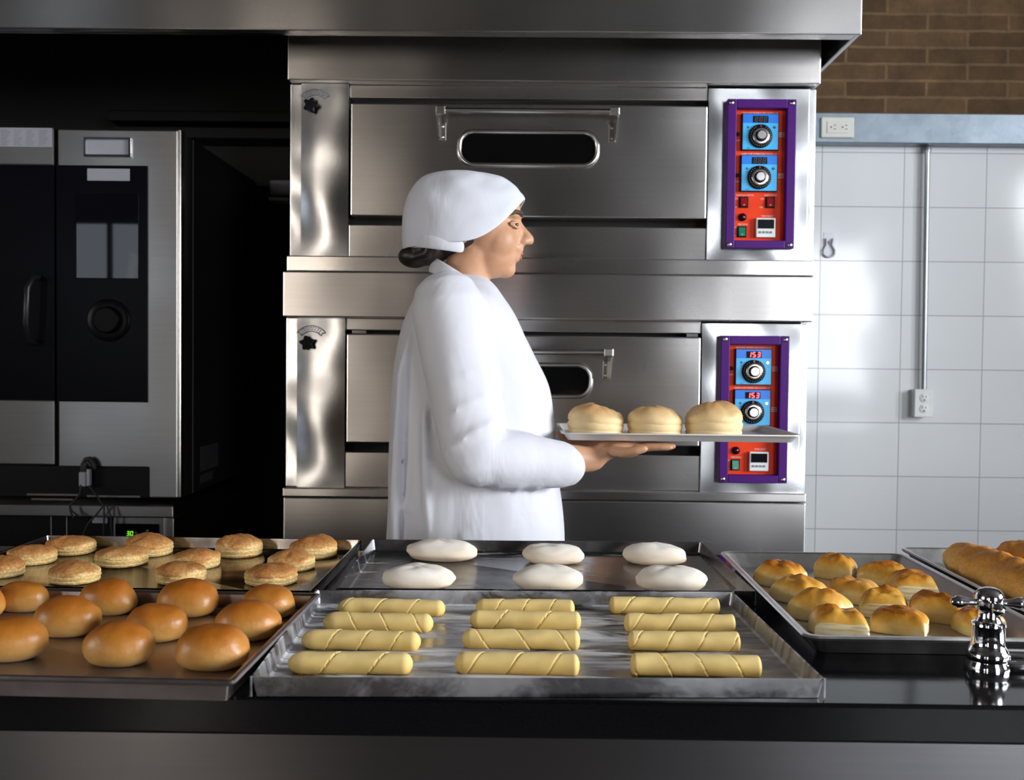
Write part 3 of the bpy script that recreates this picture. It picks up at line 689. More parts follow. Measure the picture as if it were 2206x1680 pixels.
def deck_oven(label, k):
    xl = xx(k['L'], k['ym']); xr = xx(k['R'], k['ym'])
    Zt = {n: zz(v) for n, v in k['z'].items()}
    ov = thing('deck_oven', ((xl + xr) / 2, (YF + RY1) / 2, Zt['base']), label, 'oven', 'stacked deck ovens')
    pb = [xx(p, k['ym']) for p in k['xp']]      # strip end, panel end, door left, door right, right panel start
    mb = MB(); mb.box(xl + .004, xr - .004, YF + .06, RY1 - .12, Zt['base'] + .001, Zt['top']); mb.build('housing', GAP_BLACK, ov)
    ft = xx(k['fl'], k['fy']); fr_ = xx(k['fr'], k['fy'])
    mb = MB(); mb.box(ft, fr_, YF - .035, YF + .06, Zt['capb'], Zt['top'], 0.003); mb.build('top_fascia', STEEL, ov)
    if k.get('hood'):
        mb = MB(); mb.box(ft + .002, fr_ - .002, YF - .01, YF + .06, Zt['top'], Zt['top'] + .12); mb.build('rear_fascia', STEEL, ov)
    ZP = Zt['trim']
    mb = MB(); mb.box(xl, pb[0], YF + .006, YF + .06, ZP, Zt['capb'] - .001, 0.002); mb.build('corner_post', STEEL_PANEL, ov)
    mb = MB()                                          # slightly bowed sheet
    n = 14; rows = []
    for i in range(n + 1):
        v = i / n; zc_ = ZP + (Zt['capb'] - .001 - ZP) * v
        rows.append([Vector((pb[0] + (pb[1] - pb[0]) * j / 8, YF - .002 - .0035 * math.sin(math.pi * v) * math.sin(math.pi * j / 8), zc_)) for j in range(9)])
    fr2 = [r + [Vector((r[-1].x, YF + .055, r[-1].z)), Vector((r[0].x, YF + .055, r[0].z))] for r in rows]
    mb.loft(fr2); mb.build('side_panel', STEEL_PANEL, ov, smooth=True, angle=30)
    mb = MB(); mb.box(pb[4], xr - .018, YF - .002, YF + .06, ZP - .008, Zt['capb'] - .004, 0.002); cc = mb.build('control_column', STEEL_PANEL, ov)
    mb = MB(); mb.box(xr - .018, xr, YF + .004, YF + .06, ZP - .008, Zt['capb'] - .004, 0.002); mb.build('corner_post', STEEL_PANEL, ov)
    mb = MB(); mb.box(pb[1] + .001, pb[4] - .001, YF + .012, YF + .06, Zt['gap1'], Zt['capb'], 0.002); mb.build('upper_rail', STEEL, ov)
    mb = MB(); mb.box(pb[1] + .001, pb[4] - .001, YF + .004, YF + .06, Zt['trim'], Zt['rail'], 0.002); mb.build('lower_rail', STEEL, ov)
    mb = MB(); mb.box(xx(k['tl'], k['ty']), xx(k['tr'], k['ty']), YF - .018, YF + .06, Zt['base'] + .0005, Zt['trim'] - .0005, 0.003); mb.build('base_trim', STEEL, ov)
    # door
    yd = YF - .004
    mb = MB(); mb.box(pb[2], pb[3], yd, YF + .055, Zt['doorb'], Zt['doort'], 0.003); door = mb.build('door', STEEL, ov)
    wx0, wx1 = xx(k['wx'][0], k['wy'][0]), xx(k['wx'][1], k['wy'][0]); wz1, wz0 = zz(k['wy'][0]), zz(k['wy'][1])
    fn = lambda ins: rr(wx0 + ins, wx1 - ins, wz0 + ins, wz1 - ins, (wz1 - wz0) * .42 - ins * .8, 10)
    mb = MB(); ring_sweep(mb, fn, [(0, yd + .001), (.001, yd - .006), (.006, yd - .009), (.011, yd - .007), (.013, yd - .001), (.013, yd + .0005)])
    mb.build('window_surround', NICKEL, door, smooth=True, angle=60)
    mb = MB(); mb.prism(fn(.012), yd - .0025, yd - .0005); mb.build('window_glass', DARK_GLASS, door)
    hx0, hx1 = xx(k['hx'][0], k['hy']), xx(k['hx'][1], k['hy']); hz = zz(k['hy']); yh = yd - .045
    mb = MB(); mb.tube([(hx0 + .004, yh, hz), (hx1 - .004, yh, hz)], .0082, 20, False); mb.build('handle', NICKEL, door, smooth=True, angle=40)
    for sx_, hx in ((1, hx0), (-1, hx1)):
        mb = MB()
        mb.box(min(hx, hx + sx_ * .026), max(hx, hx + sx_ * .026), yh - .011, yh + .011, hz - .011, hz + .011, .003)
        mb.prism([(hx, hz + .006), (hx + sx_ * .004, hz + .006), (hx + sx_ * .010, hz - .068), (hx + sx_ * .006, hz - .068)][::sx_], yh + .002, yd)
        mb.box(min(hx + sx_ * .006, hx + sx_ * .024), max(hx + sx_ * .006, hx + sx_ * .024), yd - .003, yd, hz - .070, hz - .022, .001)
        for dz in (-.033, -.061): mb.lathe([(.0035, 0), (.0035, .002), (0, .003)], (hx + sx_ * .016, yd - .003, hz + dz), 'Y', 10)
        mb.build('handle_bracket', NICKEL, door)
    if k['lit']:
        for q in ((pb[2] + .012, pb[2] + .05), (pb[3] - .012 - .024, pb[3] - .006)):
            mb = MB(); mb.box(q[0], q[1], YF + .008, YF + .05, Zt['doort'] + .002, Zt['gap1'] - .001); mb.build('hinge_plate', STEEL_PANEL, ov)
    kx, kz = xx(*k['knob']), P(*k['knob'], YF).z
    star_knob(ov, kx, kz, YF - .005, k['lit']); ribbon_plate(ov, kx + .008, kz + .028, YF - .0052)
    c = P(k['cp'][0], k['cp'][1], YF)
    control_panel(ov, c.x, c.z, k['lit'])
    return ov

deck_oven('upper stainless deck oven, its two blue controllers unlit', dict(L=624, R=1756, ym=370, fl=626, fr=1761, fy=135, tl=621, tr=1750, ty=572, hood=True, lit=False,
    z=dict(top=88, capb=183, gap1=211, doort=226, doorb=468, rail=487, trim=556, base=590.5), xp=(649, 751, 756, 1522, 1524),
    wx=(985, 1292), wy=(280, 362), hx=(942, 1331), hy=248.5, knob=(673, 231), cp=(1563, 219)))
deck_oven('lower stainless deck oven with red 153 readings on its controllers', dict(L=615, R=1738, ym=870, fl=616, fr=1744, fy=640, tl=612, tr=1733, ty=1062, lit=True,
    z=dict(top=591.5, capb=688, gap1=714, doort=723, doorb=957, rail=978, trim=1054, base=1074), xp=(640, 743, 747, 1507, 1510),
    wx=(972, 1278), wy=(780, 858), hx=(930, 1318), hy=757.5, knob=(665, 739), cp=(1549, 723)))
zb_ = zz(1075)
st = thing('oven_stand', ((xx(613, 1150) + xx(1733, 1150)) / 2, 3.2, 0), 'plain stainless base cabinet carrying the two stacked ovens', 'stand')
mb = MB(); mb.box(xx(613, 1120), xx(1732, 1120), YF - .014, RY1 - .12, 0.12, zb_ - .001, .003); mb.build('cabinet_body', STEEL, st)
for sx_ in (xx(625, 1120), xx(1715, 1120)):
    for yy in (YF + .05, RY1 - .2):
        mb = MB(); mb.lathe([(.02, 0), (.022, .01), (.018, .12)], (sx_, yy, 0), 'Z', 16); mb.build('foot', NICKEL, st, smooth=True, angle=40)

# ------------------------------------------------------------------ combi oven on the left
YC = 2.90
def cx(px, py=650): return P(px, py, YC).x
def cz(py, px=250): return P(px, py, YC).z
co = thing('combi_oven', (cx(0), 3.3, cz(1072)), 'large combi oven with black glass control panel at the left edge', 'oven')
xr_ = cx(391); xl_ = cx(-420)
mb = MB(); mb.box(xl_ + .01, xr_ - .002, YC + .03, RY1 - .05, cz(1072), cz(281), .006); mb.build('casing', DARK_PAINT, co)
mb = MB(); mb.box(xr_ - .003, xr_ - .0005, YC + .105, YC + .109, cz(1070), cz(283)); mb.build('side_seam', plain('seam_grey', (0.10, 0.10, 0.10), 0.5), co)
# control column: steel face with the black panel let in
mb = MB(); mb.box(cx(125), cx(383), YC, YC + .03, cz(1072, 300), cz(279, 250), .004); cc = mb.build('control_column', STEEL_COMBI, co)
mb = MB(); mb.box(cx(384), cx(391), YC - .004, YC + .03, cz(1072, 380), cz(279, 380), .003); mb.build('corner_profile', NICKEL, co)
mb = MB(); mb.box(cx(123), cx(319), YC - .004, YC + .001, cz(866), cz(357), .001); pn = mb.build('control_panel', BLACK_GLASS, co)
mb = MB(); mb.box(cx(166), cx(301), YC - .0075, YC - .004, cz(601), cz(418), .002); mb.build('screen', SCREEN_GLASS, pn)
mb = MB(); mb.lathe([(46 * YC / F, 0), (46 * YC / F, .004), (43 * YC / F, .006), (30 * YC / F, .006), (28 * YC / F, .024), (25 * YC / F, .027), (0, .027)], (cx(236), YC - .004, cz(690)), 'Y', 40)
mb.build('selector_dial', plain('gloss_black_dial', (0.003, 0.003, 0.004), 0.30, spec=0.08), pn, smooth=True, angle=35)
mb = MB(); mb.box(cx(190), cx(281), YC - .0048, YC - .004, cz(390), cz(364)); mb.build('blank_label', PAPER, pn)
mb = MB()
a0, a1, b0, b1 = cx(183), cx(285), cz(339), cz(297); q = .007
for r_ in ((a0, a1, b0, b0 + q), (a0, a1, b1 - q, b1), (a0, a0 + q, b0 + q, b1 - q), (a1 - q, a1, b0 + q, b1 - q)): mb.box(r_[0], r_[1], YC - .010, YC, r_[2], r_[3], .002)
lh = mb.build('label_holder', CHROME, co)
mb = MB(); mb.box(a0 + q, a1 - q * 1.6, YC - .002, YC - .0002, b0 + q, b1 - q); mb.build('label_card', PAPER, lh)
# door with dark glass and its handle
for q_ in ((1003, 864), (357, 276)):
    mb = MB(); mb.box(xl_, cx(117), YC, YC + .03, cz(q_[0]), cz(q_[1]), .004); mb.build('door_panel', STEEL_COMBI, co)
mb = MB(); mb.box(xl_, cx(118), YC - .003, YC + .028, cz(864), cz(357), .002); dg_ = mb.build('door_glass', BLACK_GLASS, co)
mb = MB(); hxx = cx(80)
mb.tube([(hxx + .004, YC - .003, cz(598)), (hxx + .006, YC - .045, cz(604)), (hxx, YC - .058, cz(625)), (hxx - .004, YC - .058, cz(700)), (hxx - .004, YC - .045, cz(735)), (hxx - .004, YC - .003, cz(742))], .009, 12)
mb.build('door_handle', plain('dark_handle', (0.01, 0.01, 0.011), 0.3, spec=0.3), dg_, smooth=True)
mb = MB(); mb.box(xl_, cx(322), YC - .006, YC + .03, cz(1072), cz(1004), .003); mb.build('lower_panel', BLACK_PLASTIC, co)
mb = MB(); mb.box(cx(60), cx(175), YC - .011, YC - .006, cz(1068), cz(1064)); mb.box(cx(70), cx(160), YC - .011, YC - .006, cz(1078), cz(1074)); mb.box(cx(190), cx(305), YC - .011, YC - .006, cz(1070), cz(1066)); mb.build('drip_rail', NICKEL, co)
mb = MB(); mk = MB(); mb.box(cx(-60), cx(113), YC - .001, YC, cz(318), cz(277))
for c_ in range(6):
    for r_ in range(9):
        ww = (12 + (r_ * 7 + c_ * 5) % 9) * YC / F; x_ = cx(-50 + c_ * 27); z_ = cz(282 + r_ * 3.9)
        mk.box(x_, x_ + ww, YC - .0013, YC - .001, z_ - .0016, z_)
ns = mb.build('notice_sheet', PAPER, co); mk.build('printed_lines', GREY_INK, ns)
xs = cx(395) + .0
for yy, z0_, z1_ in ((3.16, 1010, 958), (3.16, 1035, 1017)):
    mb = MB(); yA = 3.08; yB = 3.26 if z0_ == 1010 else 3.20
    mb.box(xr_ - .002, xr_ - .0012, yA, yB, P(450, z0_, 3.16).z, P(450, z1_, 3.16).z); mb.build('rating_label', plain('dull_label', (0.05, 0.05, 0.055), 0.6), co)
# undercounter unit below
YU = 2.86
ux = lambda px, py=1120: P(px, py, YU).x
uz = lambda py, px=200: P(px, py, YU).z
un = thing('undercounter_unit', (ux(0), 3.2, 0), 'grey steel undercounter unit with green 30 display below the combi oven', 'kitchen unit')
mb = MB(); mb.box(xl_, ux(373), YU, 3.6, uz(1113), uz(1089), .003); mb.build('top_slab', STEEL_COMBI, un)
mb = MB(); mb.box(xl_, ux(240), YU + .03, 3.55, .10, uz(1114)); mb.build('door_bay', BLACK_PLASTIC, un)
mb = MB(); mb.box(ux(240.5), ux(352), YU + .012, 3.55, .10, uz(1114.5), .003); mb.build('control_column', STEEL_COMBI, un)
mb = MB(); mb.box(ux(354), ux(373), YU + .006, 3.55, .10, uz(1114.5), .003); mb.build('end_panel', STEEL_COMBI, un)
mb = MB(); mb.box(ux(246), ux(340), YU + .006, YU + .013, uz(1175), uz(1128), .002); dp = mb.build('display_panel', BLACK_GLASS, un)
mb = MB(); s_ = YU / F
for i, ch in enumerate('30'): seg_digit(mb, ch, ux(270.5 + i * 8), uz(1153.5), YU + .005, 6.2 * s_, 10 * s_, 1.3 * s_, .1)
mb.build('display_digits', SEG_GREEN, dp)
mb = MB()
for px_, py_ in ((291, 1147), (306, 1148), (316, 1142), (325, 1147)): mb.box(ux(px_) - .003, ux(px_) + .003, YU + .0045, YU + .006, uz(py_) - .002, uz(py_) + .002)
mb.build('key_symbols', GREY_INK, dp)
mb = MB(); mb.box(ux(190), ux(223), YU + .027, YU + .029, uz(1130), uz(1117)); mb.build('paper_tag', PAPER, un)
for px_ in (100, 134):
    mb = MB(); mb.box(ux(px_) - .001, ux(px_) + .001, YU + .028, YU + .031, .2, uz(1115)); mb.build('door_seam', GREY_PLASTIC, un)
mb = MB(); mb.box(xl_ + .02, ux(368), YU + .05, 3.5, 0, .10); mb.build('plinth', BLACK_PLASTIC, un)
# probe plug and its cables
YK = YC - .02
pk = lambda px, py, d=0: (P(px, py, YK - d).x, YK - d, P(px, py, YK - d).z)
pl = thing('probe_plug', pk(185, 1060), 'black cable loop with grey plug hanging in front of the combi oven', 'cable')
mb = MB(); a_ = pk(173, 1047); b_ = pk(188, 1016)
mb.box(a_[0], b_[0], YK - .012, YK + .006, a_[2], b_[2], .003); mb.build('plug', PAPER, pl)
mb = MB(); a_ = pk(189, 1046); b_ = pk(196, 1010); mb.box(a_[0], b_[0], YK - .010, YK + .006, a_[2], b_[2], .002); mb.build('plug_cap', GREY_PLASTIC, pl)
mb = MB(); mb.tube([pk(177, 1020), pk(178, 1000), pk(184, 989), pk(193, 987), pk(200, 996), pk(204, 1008)], .006, 10)
mb.tube([pk(183, 1018), pk(184, 1002), pk(190, 994), pk(195, 1002)], .007, 10); mb.build('cable_loop', CABLE_BLACK, pl, smooth=True)
mb = MB()
D = .03
for path in ([(174, 1046), (173, 1062), (160, 1080), (150, 1090), (152, 1102), (158, 1116)], [(150, 1090), (156, 1102), (170, 1112)], [(193, 1047), (210, 1070), (222, 1090), (206, 1110), (190, 1128), (176, 1160)], [(224, 1088), (224, 1120), (223, 1160)], [(230, 1088), (238, 1112), (241, 1160)]):
    mb.tube([pk(u, v, D + .025) for u, v in path], .0028, 8)
mb.build('cable', CABLE_BLACK, pl, smooth=True)
# steel shelf end seen between combi and deck ovens, dark frame rail behind
ys = 3.70
a_ = P(579, 432, ys); b_ = P(700, 388, ys)
sh = thing('wall_shelf', ((a_.x + b_.x) / 2, RY1, a_.z), 'short bright steel shelf edge on the dark wall between the ovens', 'shelf')
mb = MB(); mb.box(a_.x, b_.x, ys, RY1, a_.z + .02, b_.z, .01, 3); mb.build('shelf_panel', plain('pale_shelf', (0.50, 0.50, 0.58), 0.3), sh)
mb = MB(); mb.box(a_.x, b_.x, ys - .004, RY1, a_.z, a_.z + .012, .001); mb.build('shelf_lip', WHITE_PLASTIC, sh)
a_ = P(415, 292, 3.6); b_ = P(640, 240, 3.6)
rl = thing('service_rail', ((a_.x + b_.x) / 2, 3.65, a_.z), 'dark metal service rail on the wall behind the combi oven', 'rail')
mb = MB(); mb.box(a_.x - .3, b_.x, 3.60, RY1, a_.z + .05, b_.z, .004); mb.box(a_.x - .3, b_.x, 3.64, RY1, a_.z, a_.z + .04, .003); mb.build('rail_body', plain('dull_dark_steel', (0.02, 0.02, 0.022), 0.5, .6), rl)
# ------------------------------------------------------------------ counter
ZC = 0.900
ZR = 0.922                                            # tray rim height
yfr = PZ(1000, 1506, ZC).y
zbt = P(1000, 1591, yfr).z
ct = thing('counter_worktop', (-0.2, 1.5, zbt), 'long black polished granite worktop holding the baking trays', 'worktop')
mb = MB(); mb.box(-2.5, 2.6, yfr, 1.905, zbt, ZC, .004); mb.build('granite_slab', GRANITE, ct)
bs = thing('counter_cabinet', (-0.2, 1.5, 0), 'stainless counter front below the black worktop', 'counter')
mb = MB(); mb.box(-2.45, 2.55, yfr + .035, 1.86, .12, zbt - .001, .002); mb.build('front_cladding', STEEL_COUNTER, bs)
mb = MB(); mb.box(-2.4, 2.5, yfr + .09, 1.80, 0, .12); mb.build('plinth', BLACK_PLASTIC, bs)

# ------------------------------------------------------------------ trays
def tray(label, mat, origin, u, w_, d_, h=.022, slope=.004, lip=.0, t=.0012, cr=.004, wire=0.0):
    """origin = front left corner of the rim, u = unit vector along the front edge"""
    ang = math.atan2(u.y, u.x)
    o = thing('baking_tray', (origin.x, origin.y, ZC + .0006), label, 'tray', 'baking trays on the counter')
    o.rotation_euler = (0, 0, ang)
    mb = MB()
    def ring(ins, z, r):
        return [Vector((x, y, z)) for x, y in rr(ins, w_ - ins, ins, d_ - ins, max(r - ins * .3, .001), 6)]
    b0 = slope
    rings = [ring(b0, 0, cr), ring(0, h - .001, cr)]
    if lip > 0:
        rings += [ring(-lip * .5, h - .0045, cr), ring(-lip, h - .003, cr), ring(-lip - .0015, h - .0005, cr), ring(-lip, h + .002, cr), ring(-lip * .4, h + .0025, cr), ring(0.0, h + .001, cr)]
    else: rings += [ring(0, h, cr)]
    rings += [ring(t * 1.6, h - .0005, cr), ring(b0 + t, t + .002, cr), ring(b0 + t + .003, t, cr)]
    mb.loft(rings); mb.build('tray_pan', mat, o, base=(0, 0, 0), smooth=True, angle=30).parent = o
    if lip == 0:                                       # folded corners
        for x, y in ((0, 0), (w_, 0), (w_, d_), (0, d_)):
            k = MB(); k.box(x - .0012, x + .0012, y - .0012, y + .0012, .001, h + .0006, .0006); k.build('corner_fold', mat, o, base=(0, 0, 0)).parent = o
    return o
def corner(px, py, z=ZR): return PZ(px, py, z)
TF = ZC + .0020                                       # tray floor level
# centre front
fl, fr_, bl, br_ = corner(541, 1459), corner(1776, 1463), corner(712, 1272), corner(1606, 1275)
u = (fr_ - fl).normalized(); vD = Vector((-u.y, u.x, 0)); dD = ((bl - fl).dot(vD) + (br_ - fr_).dot(vD)) / 2
tray('floured grey tray at the counter front holding rolled dough sticks', TRAY_D, fl, u, (fr_ - fl).length, dD)
# centre back
bl, br_ = corner(801, 1162), corner(1511, 1168); u = (br_ - bl).normalized(); v = Vector((-u.y, u.x, 0))
f0 = fl + vD * dD; f1 = fr_ + vD * dD
dC = min((bl - f0).dot(v), (br_ - f1).dot(v)) - .006
tray('grey tray behind the floured one, holding six white dough pieces', TRAY_C, bl - v * dC, u, (br_ - bl).length, dC)
# left back
bl, br_, fr2 = corner(90, 1157), corner(778, 1163), corner(656, 1273); u = (corner(657, 1271) - corner(106, 1262)).normalized(); v = Vector((-u.y, u.x, 0)); dA = (br_ - fr2).dot(v); wA = (br_ - bl).length
tray('dark tray at the back left holding round flaky pastries', TRAY_A, br_ - v * dA - u * wA, u, wA, dA)
# left front
br_, fr2 = corner(663, 1282), corner(493, 1468); fl2 = corner(0, 1457); u = (fr2 - fl2).normalized(); v = Vector((-u.y, u.x, 0)); dB = (br_ - fr2).dot(v) - .004
wB = .60
tray('browned tray at the front left holding glossy round buns', TRAY_B, fr2 - u * wB, u, wB, dB, slope=.003, lip=.007)
# right: aluminium tray
bl, br_, fl2 = corner(1556, 1194), corner(1933, 1199), corner(1727, 1379); u = (br_ - bl).normalized(); v = Vector((-u.y, u.x, 0)); dE = (bl - fl2).dot(v) - .010
oE = bl - v * dE + u * .005
tray('aluminium tray on the right holding golden puff pastries', TRAY_E, oE, u, (br_ - bl).length, dE, h=.024, slope=.014, lip=.008, cr=.016)
bl2 = corner(1947, 1185); v2 = v
tray('worn aluminium tray at the right edge holding long crusty loaves', TRAY_F, bl2 - v * .50, u, .36, .50, h=.024, slope=.012, lip=.005, cr=.014)

# ------------------------------------------------------------------ baked goods and dough
def put(o, px, pyb, wpx, zf=TF, k=.8, rot=0.0, half=None):
    """stand a piece on the tray so that its front foot is seen at (px, pyb); returns its half width"""
    p = PZ(px, pyb, zf); r = wpx / 2 * p.y / F
    yc_ = p.y + (half if half is not None else r * k)
    o.location = (P(px, pyb - 20, yc_).x, yc_, zf); o.rotation_euler = (0, 0, rot)
    return r
def blob(seed, rx, ry, h, nz=.04, freq=1.3, low=.32, sq=2.2, flat=.88, seg=36, wob=0.0):
    """risen dough: flattened base, full sides, domed top"""
    mb = MB(); rng = Vector((seed * 7.13, seed * 3.7, seed * 1.9)); rings = []
    nv = 20
    for i in range(1, nv):
        th = math.pi * i / nv; c, s_ = math.cos(th), math.sin(th)          # from top to base
        ring = []
        for j in range(seg):
            a = 2 * math.pi * j / seg
            ca, sa = math.cos(a), math.sin(a)
            q = (abs(ca) ** sq + abs(sa) ** sq) ** (-1 / sq)
            rad = s_ ** (0.8 if c > 0 else 0.55)
            d = Vector((ca * s_, sa * s_, c))
            n_ = 1 + nz * noise.noise(d * freq + rng) + nz * .4 * noise.noise(d * freq * 3 + rng)
            z = h * low + (h * (1 - low) * c if c > 0 else h * low * max(-1, c / flat))
            z = max(0.0, z * (1 + wob * noise.noise(Vector((ca * 1.1, sa * 1.1, seed)))))
            ring.append(Vector((rx * q * ca * rad * n_, ry * q * sa * rad * n_, z * (n_ if c > 0 else 1))))
        rings.append(ring)
    mb.loft(rings[::-1], True, True); return mb
def piece(name, mb, mats, label, cat, group, smooth=True, angle=None):
    o = mb.build(name, mats, smooth=smooth, angle=angle)
    for p in o.data.polygons:
        pass
    return tag(o, label, cat, group)

rnd = random.Random(4)
# glossy buns
BUNS = [(50, 1305, 112, 'brown glossy bun at the left end of the back row'),
        (233, 1312, 128, 'brown glossy bun in the back row, second from the left of the photo'),
        (404, 1328, 138, 'brown glossy bun in the back row with a pale bare right side'),
        (578, 1331, 123, 'brown glossy bun nearest the back right corner of its tray'),
        (-52, 1338, 130, 'brown glossy bun almost cut off by the left edge, middle row'),
        (145, 1374, 150, 'brown glossy bun in the middle row, nearest the left edge but fully in view'),
        (337, 1385, 141, 'dark brown glossy bun in the middle row, centre of the tray'),
        (534, 1382, 149, 'brown glossy bun in the middle row with a knob on its right end'),
        (22, 1428, 164, 'brown glossy bun in the front row, cut by the left edge of the photo'),
        (256, 1438, 164, 'brown glossy bun in the front row, centre of the three'),
        (458, 1447, 168, 'light brown bun nearest the front right corner of its tray')]
for i, (px, py, wpx, lab) in enumerate(BUNS):
    r = wpx / 2 * PZ(px, py, TF + .012).y / F
    mb = blob(i + 1.3, r, r * (.74 if i < 2 else .80), r * 1.13, .055, 1.2, .36, 2.1)
    if i == 7:
        mb.ell((r * .93, -r * .15, r * .40), (r * .14, r * .17, r * .16), 14)
    o = piece('round_bun', mb, BUN, lab, 'bun', 'glossy round buns')
    put(o, px, py + (15 if i < 2 else 3 if i < 4 else 0), wpx, TF, .50, rnd.uniform(-.2, .2))

# round flaky pastries
def flaky(seed, r, h):
    mb = MB(); rings = []; seg = 44; S = Vector((seed * 5.1, seed * 2.3, 0))
    side = [(.0, .88), (.04, .96), (.12, .99), (.17, .955), (.21, .99), (.31, 1.01), (.36, .965), (.41, 1.0), (.50, .985), (.56, .945)]
    top = [(.62, .86), (.69, .74), (.75, .60), (.79, .44), (.82, .28), (.84, .12)]
    tilt = rnd.uniform(-.10, .10); ta = rnd.uniform(0, 6.28)
    for z, k in side + top:
        ring = []
        for j in range(seg):
            a = 2 * math.pi * j / seg; d = Vector((math.cos(a), math.sin(a), 0))
            kk = k * (1 + .035 * noise.noise(d * 1.5 + S) + .018 * noise.noise(d * 5 + S + Vector((0, 0, z * 9))))
            dz = (.10 * noise.noise(d * 1.3 * k + S * 1.7) + .06 * noise.noise(d * 4 * k + S)) * (1 if z > .5 else z * 1.2)
            zz_ = max(0, (z + dz + tilt * k * math.cos(a - ta) * min(1, z * 1.6))) * h
            ring.append(Vector((r * kk * d.x, r * kk * d.y, zz_)))
        rings.append(ring)
    mb.loft(rings); return mb
FLK = [(4, 1248, 98, 'flaky round pastry cut off at the left edge, front row of its tray'),
       (70, 1220, 106, 'golden flaky round pastry nearest the left rim of its tray, middle row'),
       (153, 1199, 107, 'sugared flaky round pastry in the back left corner of its tray'),
       (161, 1262, 113, 'flaky round pastry with a dark brown top, front row behind the buns, leftmost fully seen'),
       (322, 1202, 106, 'sugared flaky round pastry, second from the left in the back row'),
       (262, 1225, 117, 'flaky round pastry overlapping the second back-row pastry in the photo'),
       (390, 1262, 113, 'pale sugared flaky round pastry in the front row, centre of the tray'),
       (423, 1229, 107, 'flaky round pastry in the middle row, centre of the tray'),
       (515, 1204, 106, 'tall domed flaky round pastry, third from the left in the back row'),
       (584, 1266, 120, 'sugared flaky round pastry nearest the front right corner of its tray'),
       (627, 1234, 107, 'pale flaky round pastry in the middle row, nearest the right rim'),
       (675, 1207, 108, 'golden flaky round pastry in the back right corner of its tray')]
for i, (px, py, wpx, lab) in enumerate(FLK):
    r = wpx / 2 * PZ(px, py, TF + .01).y / F
    o = piece('flaky_pastry', flaky(i * 1.7 + 2, r, .036 if i not in (4, 8, 11) else .043), FLAKY, lab, 'pastry', 'round flaky pastries', angle=50)
    put(o, px, py, wpx, TF, .92, rnd.uniform(-3, 3))

# white dough pieces
DGH = [(952, 1216, 155, 54, 'floured white dough piece, back row left on the grey tray'), (1193, 1222, 138, 51, 'floured white dough piece, back row centre on the grey tray'),
       (1410, 1224, 140, 56, 'floured white dough piece, back row right on the grey tray'), (902, 1277, 160, 62, 'floured white dough piece, front row left on the grey tray'),
       (1179, 1280, 159, 62, 'floured white dough piece, front row centre on the grey tray'), (1445, 1282, 154, 62, 'floured white dough piece, front row right on the grey tray')]
for i, (px, py, wpx, hpx, lab) in enumerate(DGH):
    y_ = PZ(px, py, TF).y; r = wpx / 2 * y_ / F; hp = hpx * y_ / F
    mb = blob(i * 2.1 + 9, r, r * .62, hp * .82, .09, 1.1, .40, 2.3, wob=.12)
    o = piece('dough_piece', mb, DOUGH, lab, 'dough', 'white dough pieces')
    put(o, px, py - 3, wpx, TF, .55, (-.08, .03, -.10, .10, .07, -.12)[i])

# rolled dough sticks
def stick(seed, L, R, turns, hand, e0, e1):
    mb = MB(); n = 150; seg = 48; rings = []; S = Vector((seed * 3.3, seed, 0))
    for i in range(n + 1):
        q = i / n; x = (q - .5) * L
        d0, d1 = q * L / R, (1 - q) * L / R
        k = min(1, (1 - (1 - min(1, d0 / e0)) ** 2.2) ** .5) * min(1, (1 - (1 - min(1, d1 / e1)) ** 2.2) ** .5)
        k = max(.30, k)
        ring = []
        for j in range(seg):
            a = 2 * math.pi * j / seg
            ph = (q * turns + hand * a / (2 * math.pi) + seed * .37) % 1.0
            step = 0.055 * (ph - .5) - (.15 * max(0, 1 - ph / .04) if ph < .04 else 0)
            rad = R * k * (1 + step + .085 * noise.noise(Vector((x / R * .5, math.cos(a), math.sin(a))) + S))
            y, z = rad * 1.06 * math.cos(a), rad * math.sin(a)
            z = max(z, -R * .72)
            ring.append(Vector((x, y + R * .22 * noise.noise(Vector((q * 2.2, seed, 0))), z + R * .72)))
        rings.append(ring)
    mb.loft(rings); return mb
rows = [((725, 957, 1328), (1025, 1238, 1328), (1315, 1553, 1324)), ((692, 931, 1362), (1012, 1252, 1357), (1347, 1587, 1364)),
        ((645, 904, 1402), (995, 1250, 1400), (1356, 1598, 1404)), ((616, 886, 1454), (979, 1249, 1455), (1361, 1644, 1459))]
RW = ['back row', 'second row from the back', 'second row from the front', 'front row']; CN = ['left column', 'middle column', 'right column']
for i, row in enumerate(rows):
    for j, (x0, x1, yb_) in enumerate(row):
        p = PZ((x0 + x1) / 2, yb_, TF); L = (x1 - x0) * p.y / F * 1.01; R = (.0126, .0131, .0128, .0131)[i]
        sd = i * 3 + j + 1
        o = piece('dough_stick', stick(sd, L, R, 2.6 + (sd * 7 % 5) * .28, 1 if (sd % 4) else -1, 1.5 if j == 0 else (.9, .45)[j == 2], (.55, .9, .4)[(sd + j) % 3]), ROLL,
                  'rolled yellow dough stick, %s, %s of the floured tray' % (RW[i], CN[j]), 'dough', 'rolled dough sticks', angle=60)
        o.location = (p.x, p.y + R * .95, TF); o.rotation_euler = (0, 0, (-.01 - .0) + ((sd * 37) % 7 - 3) * .006)

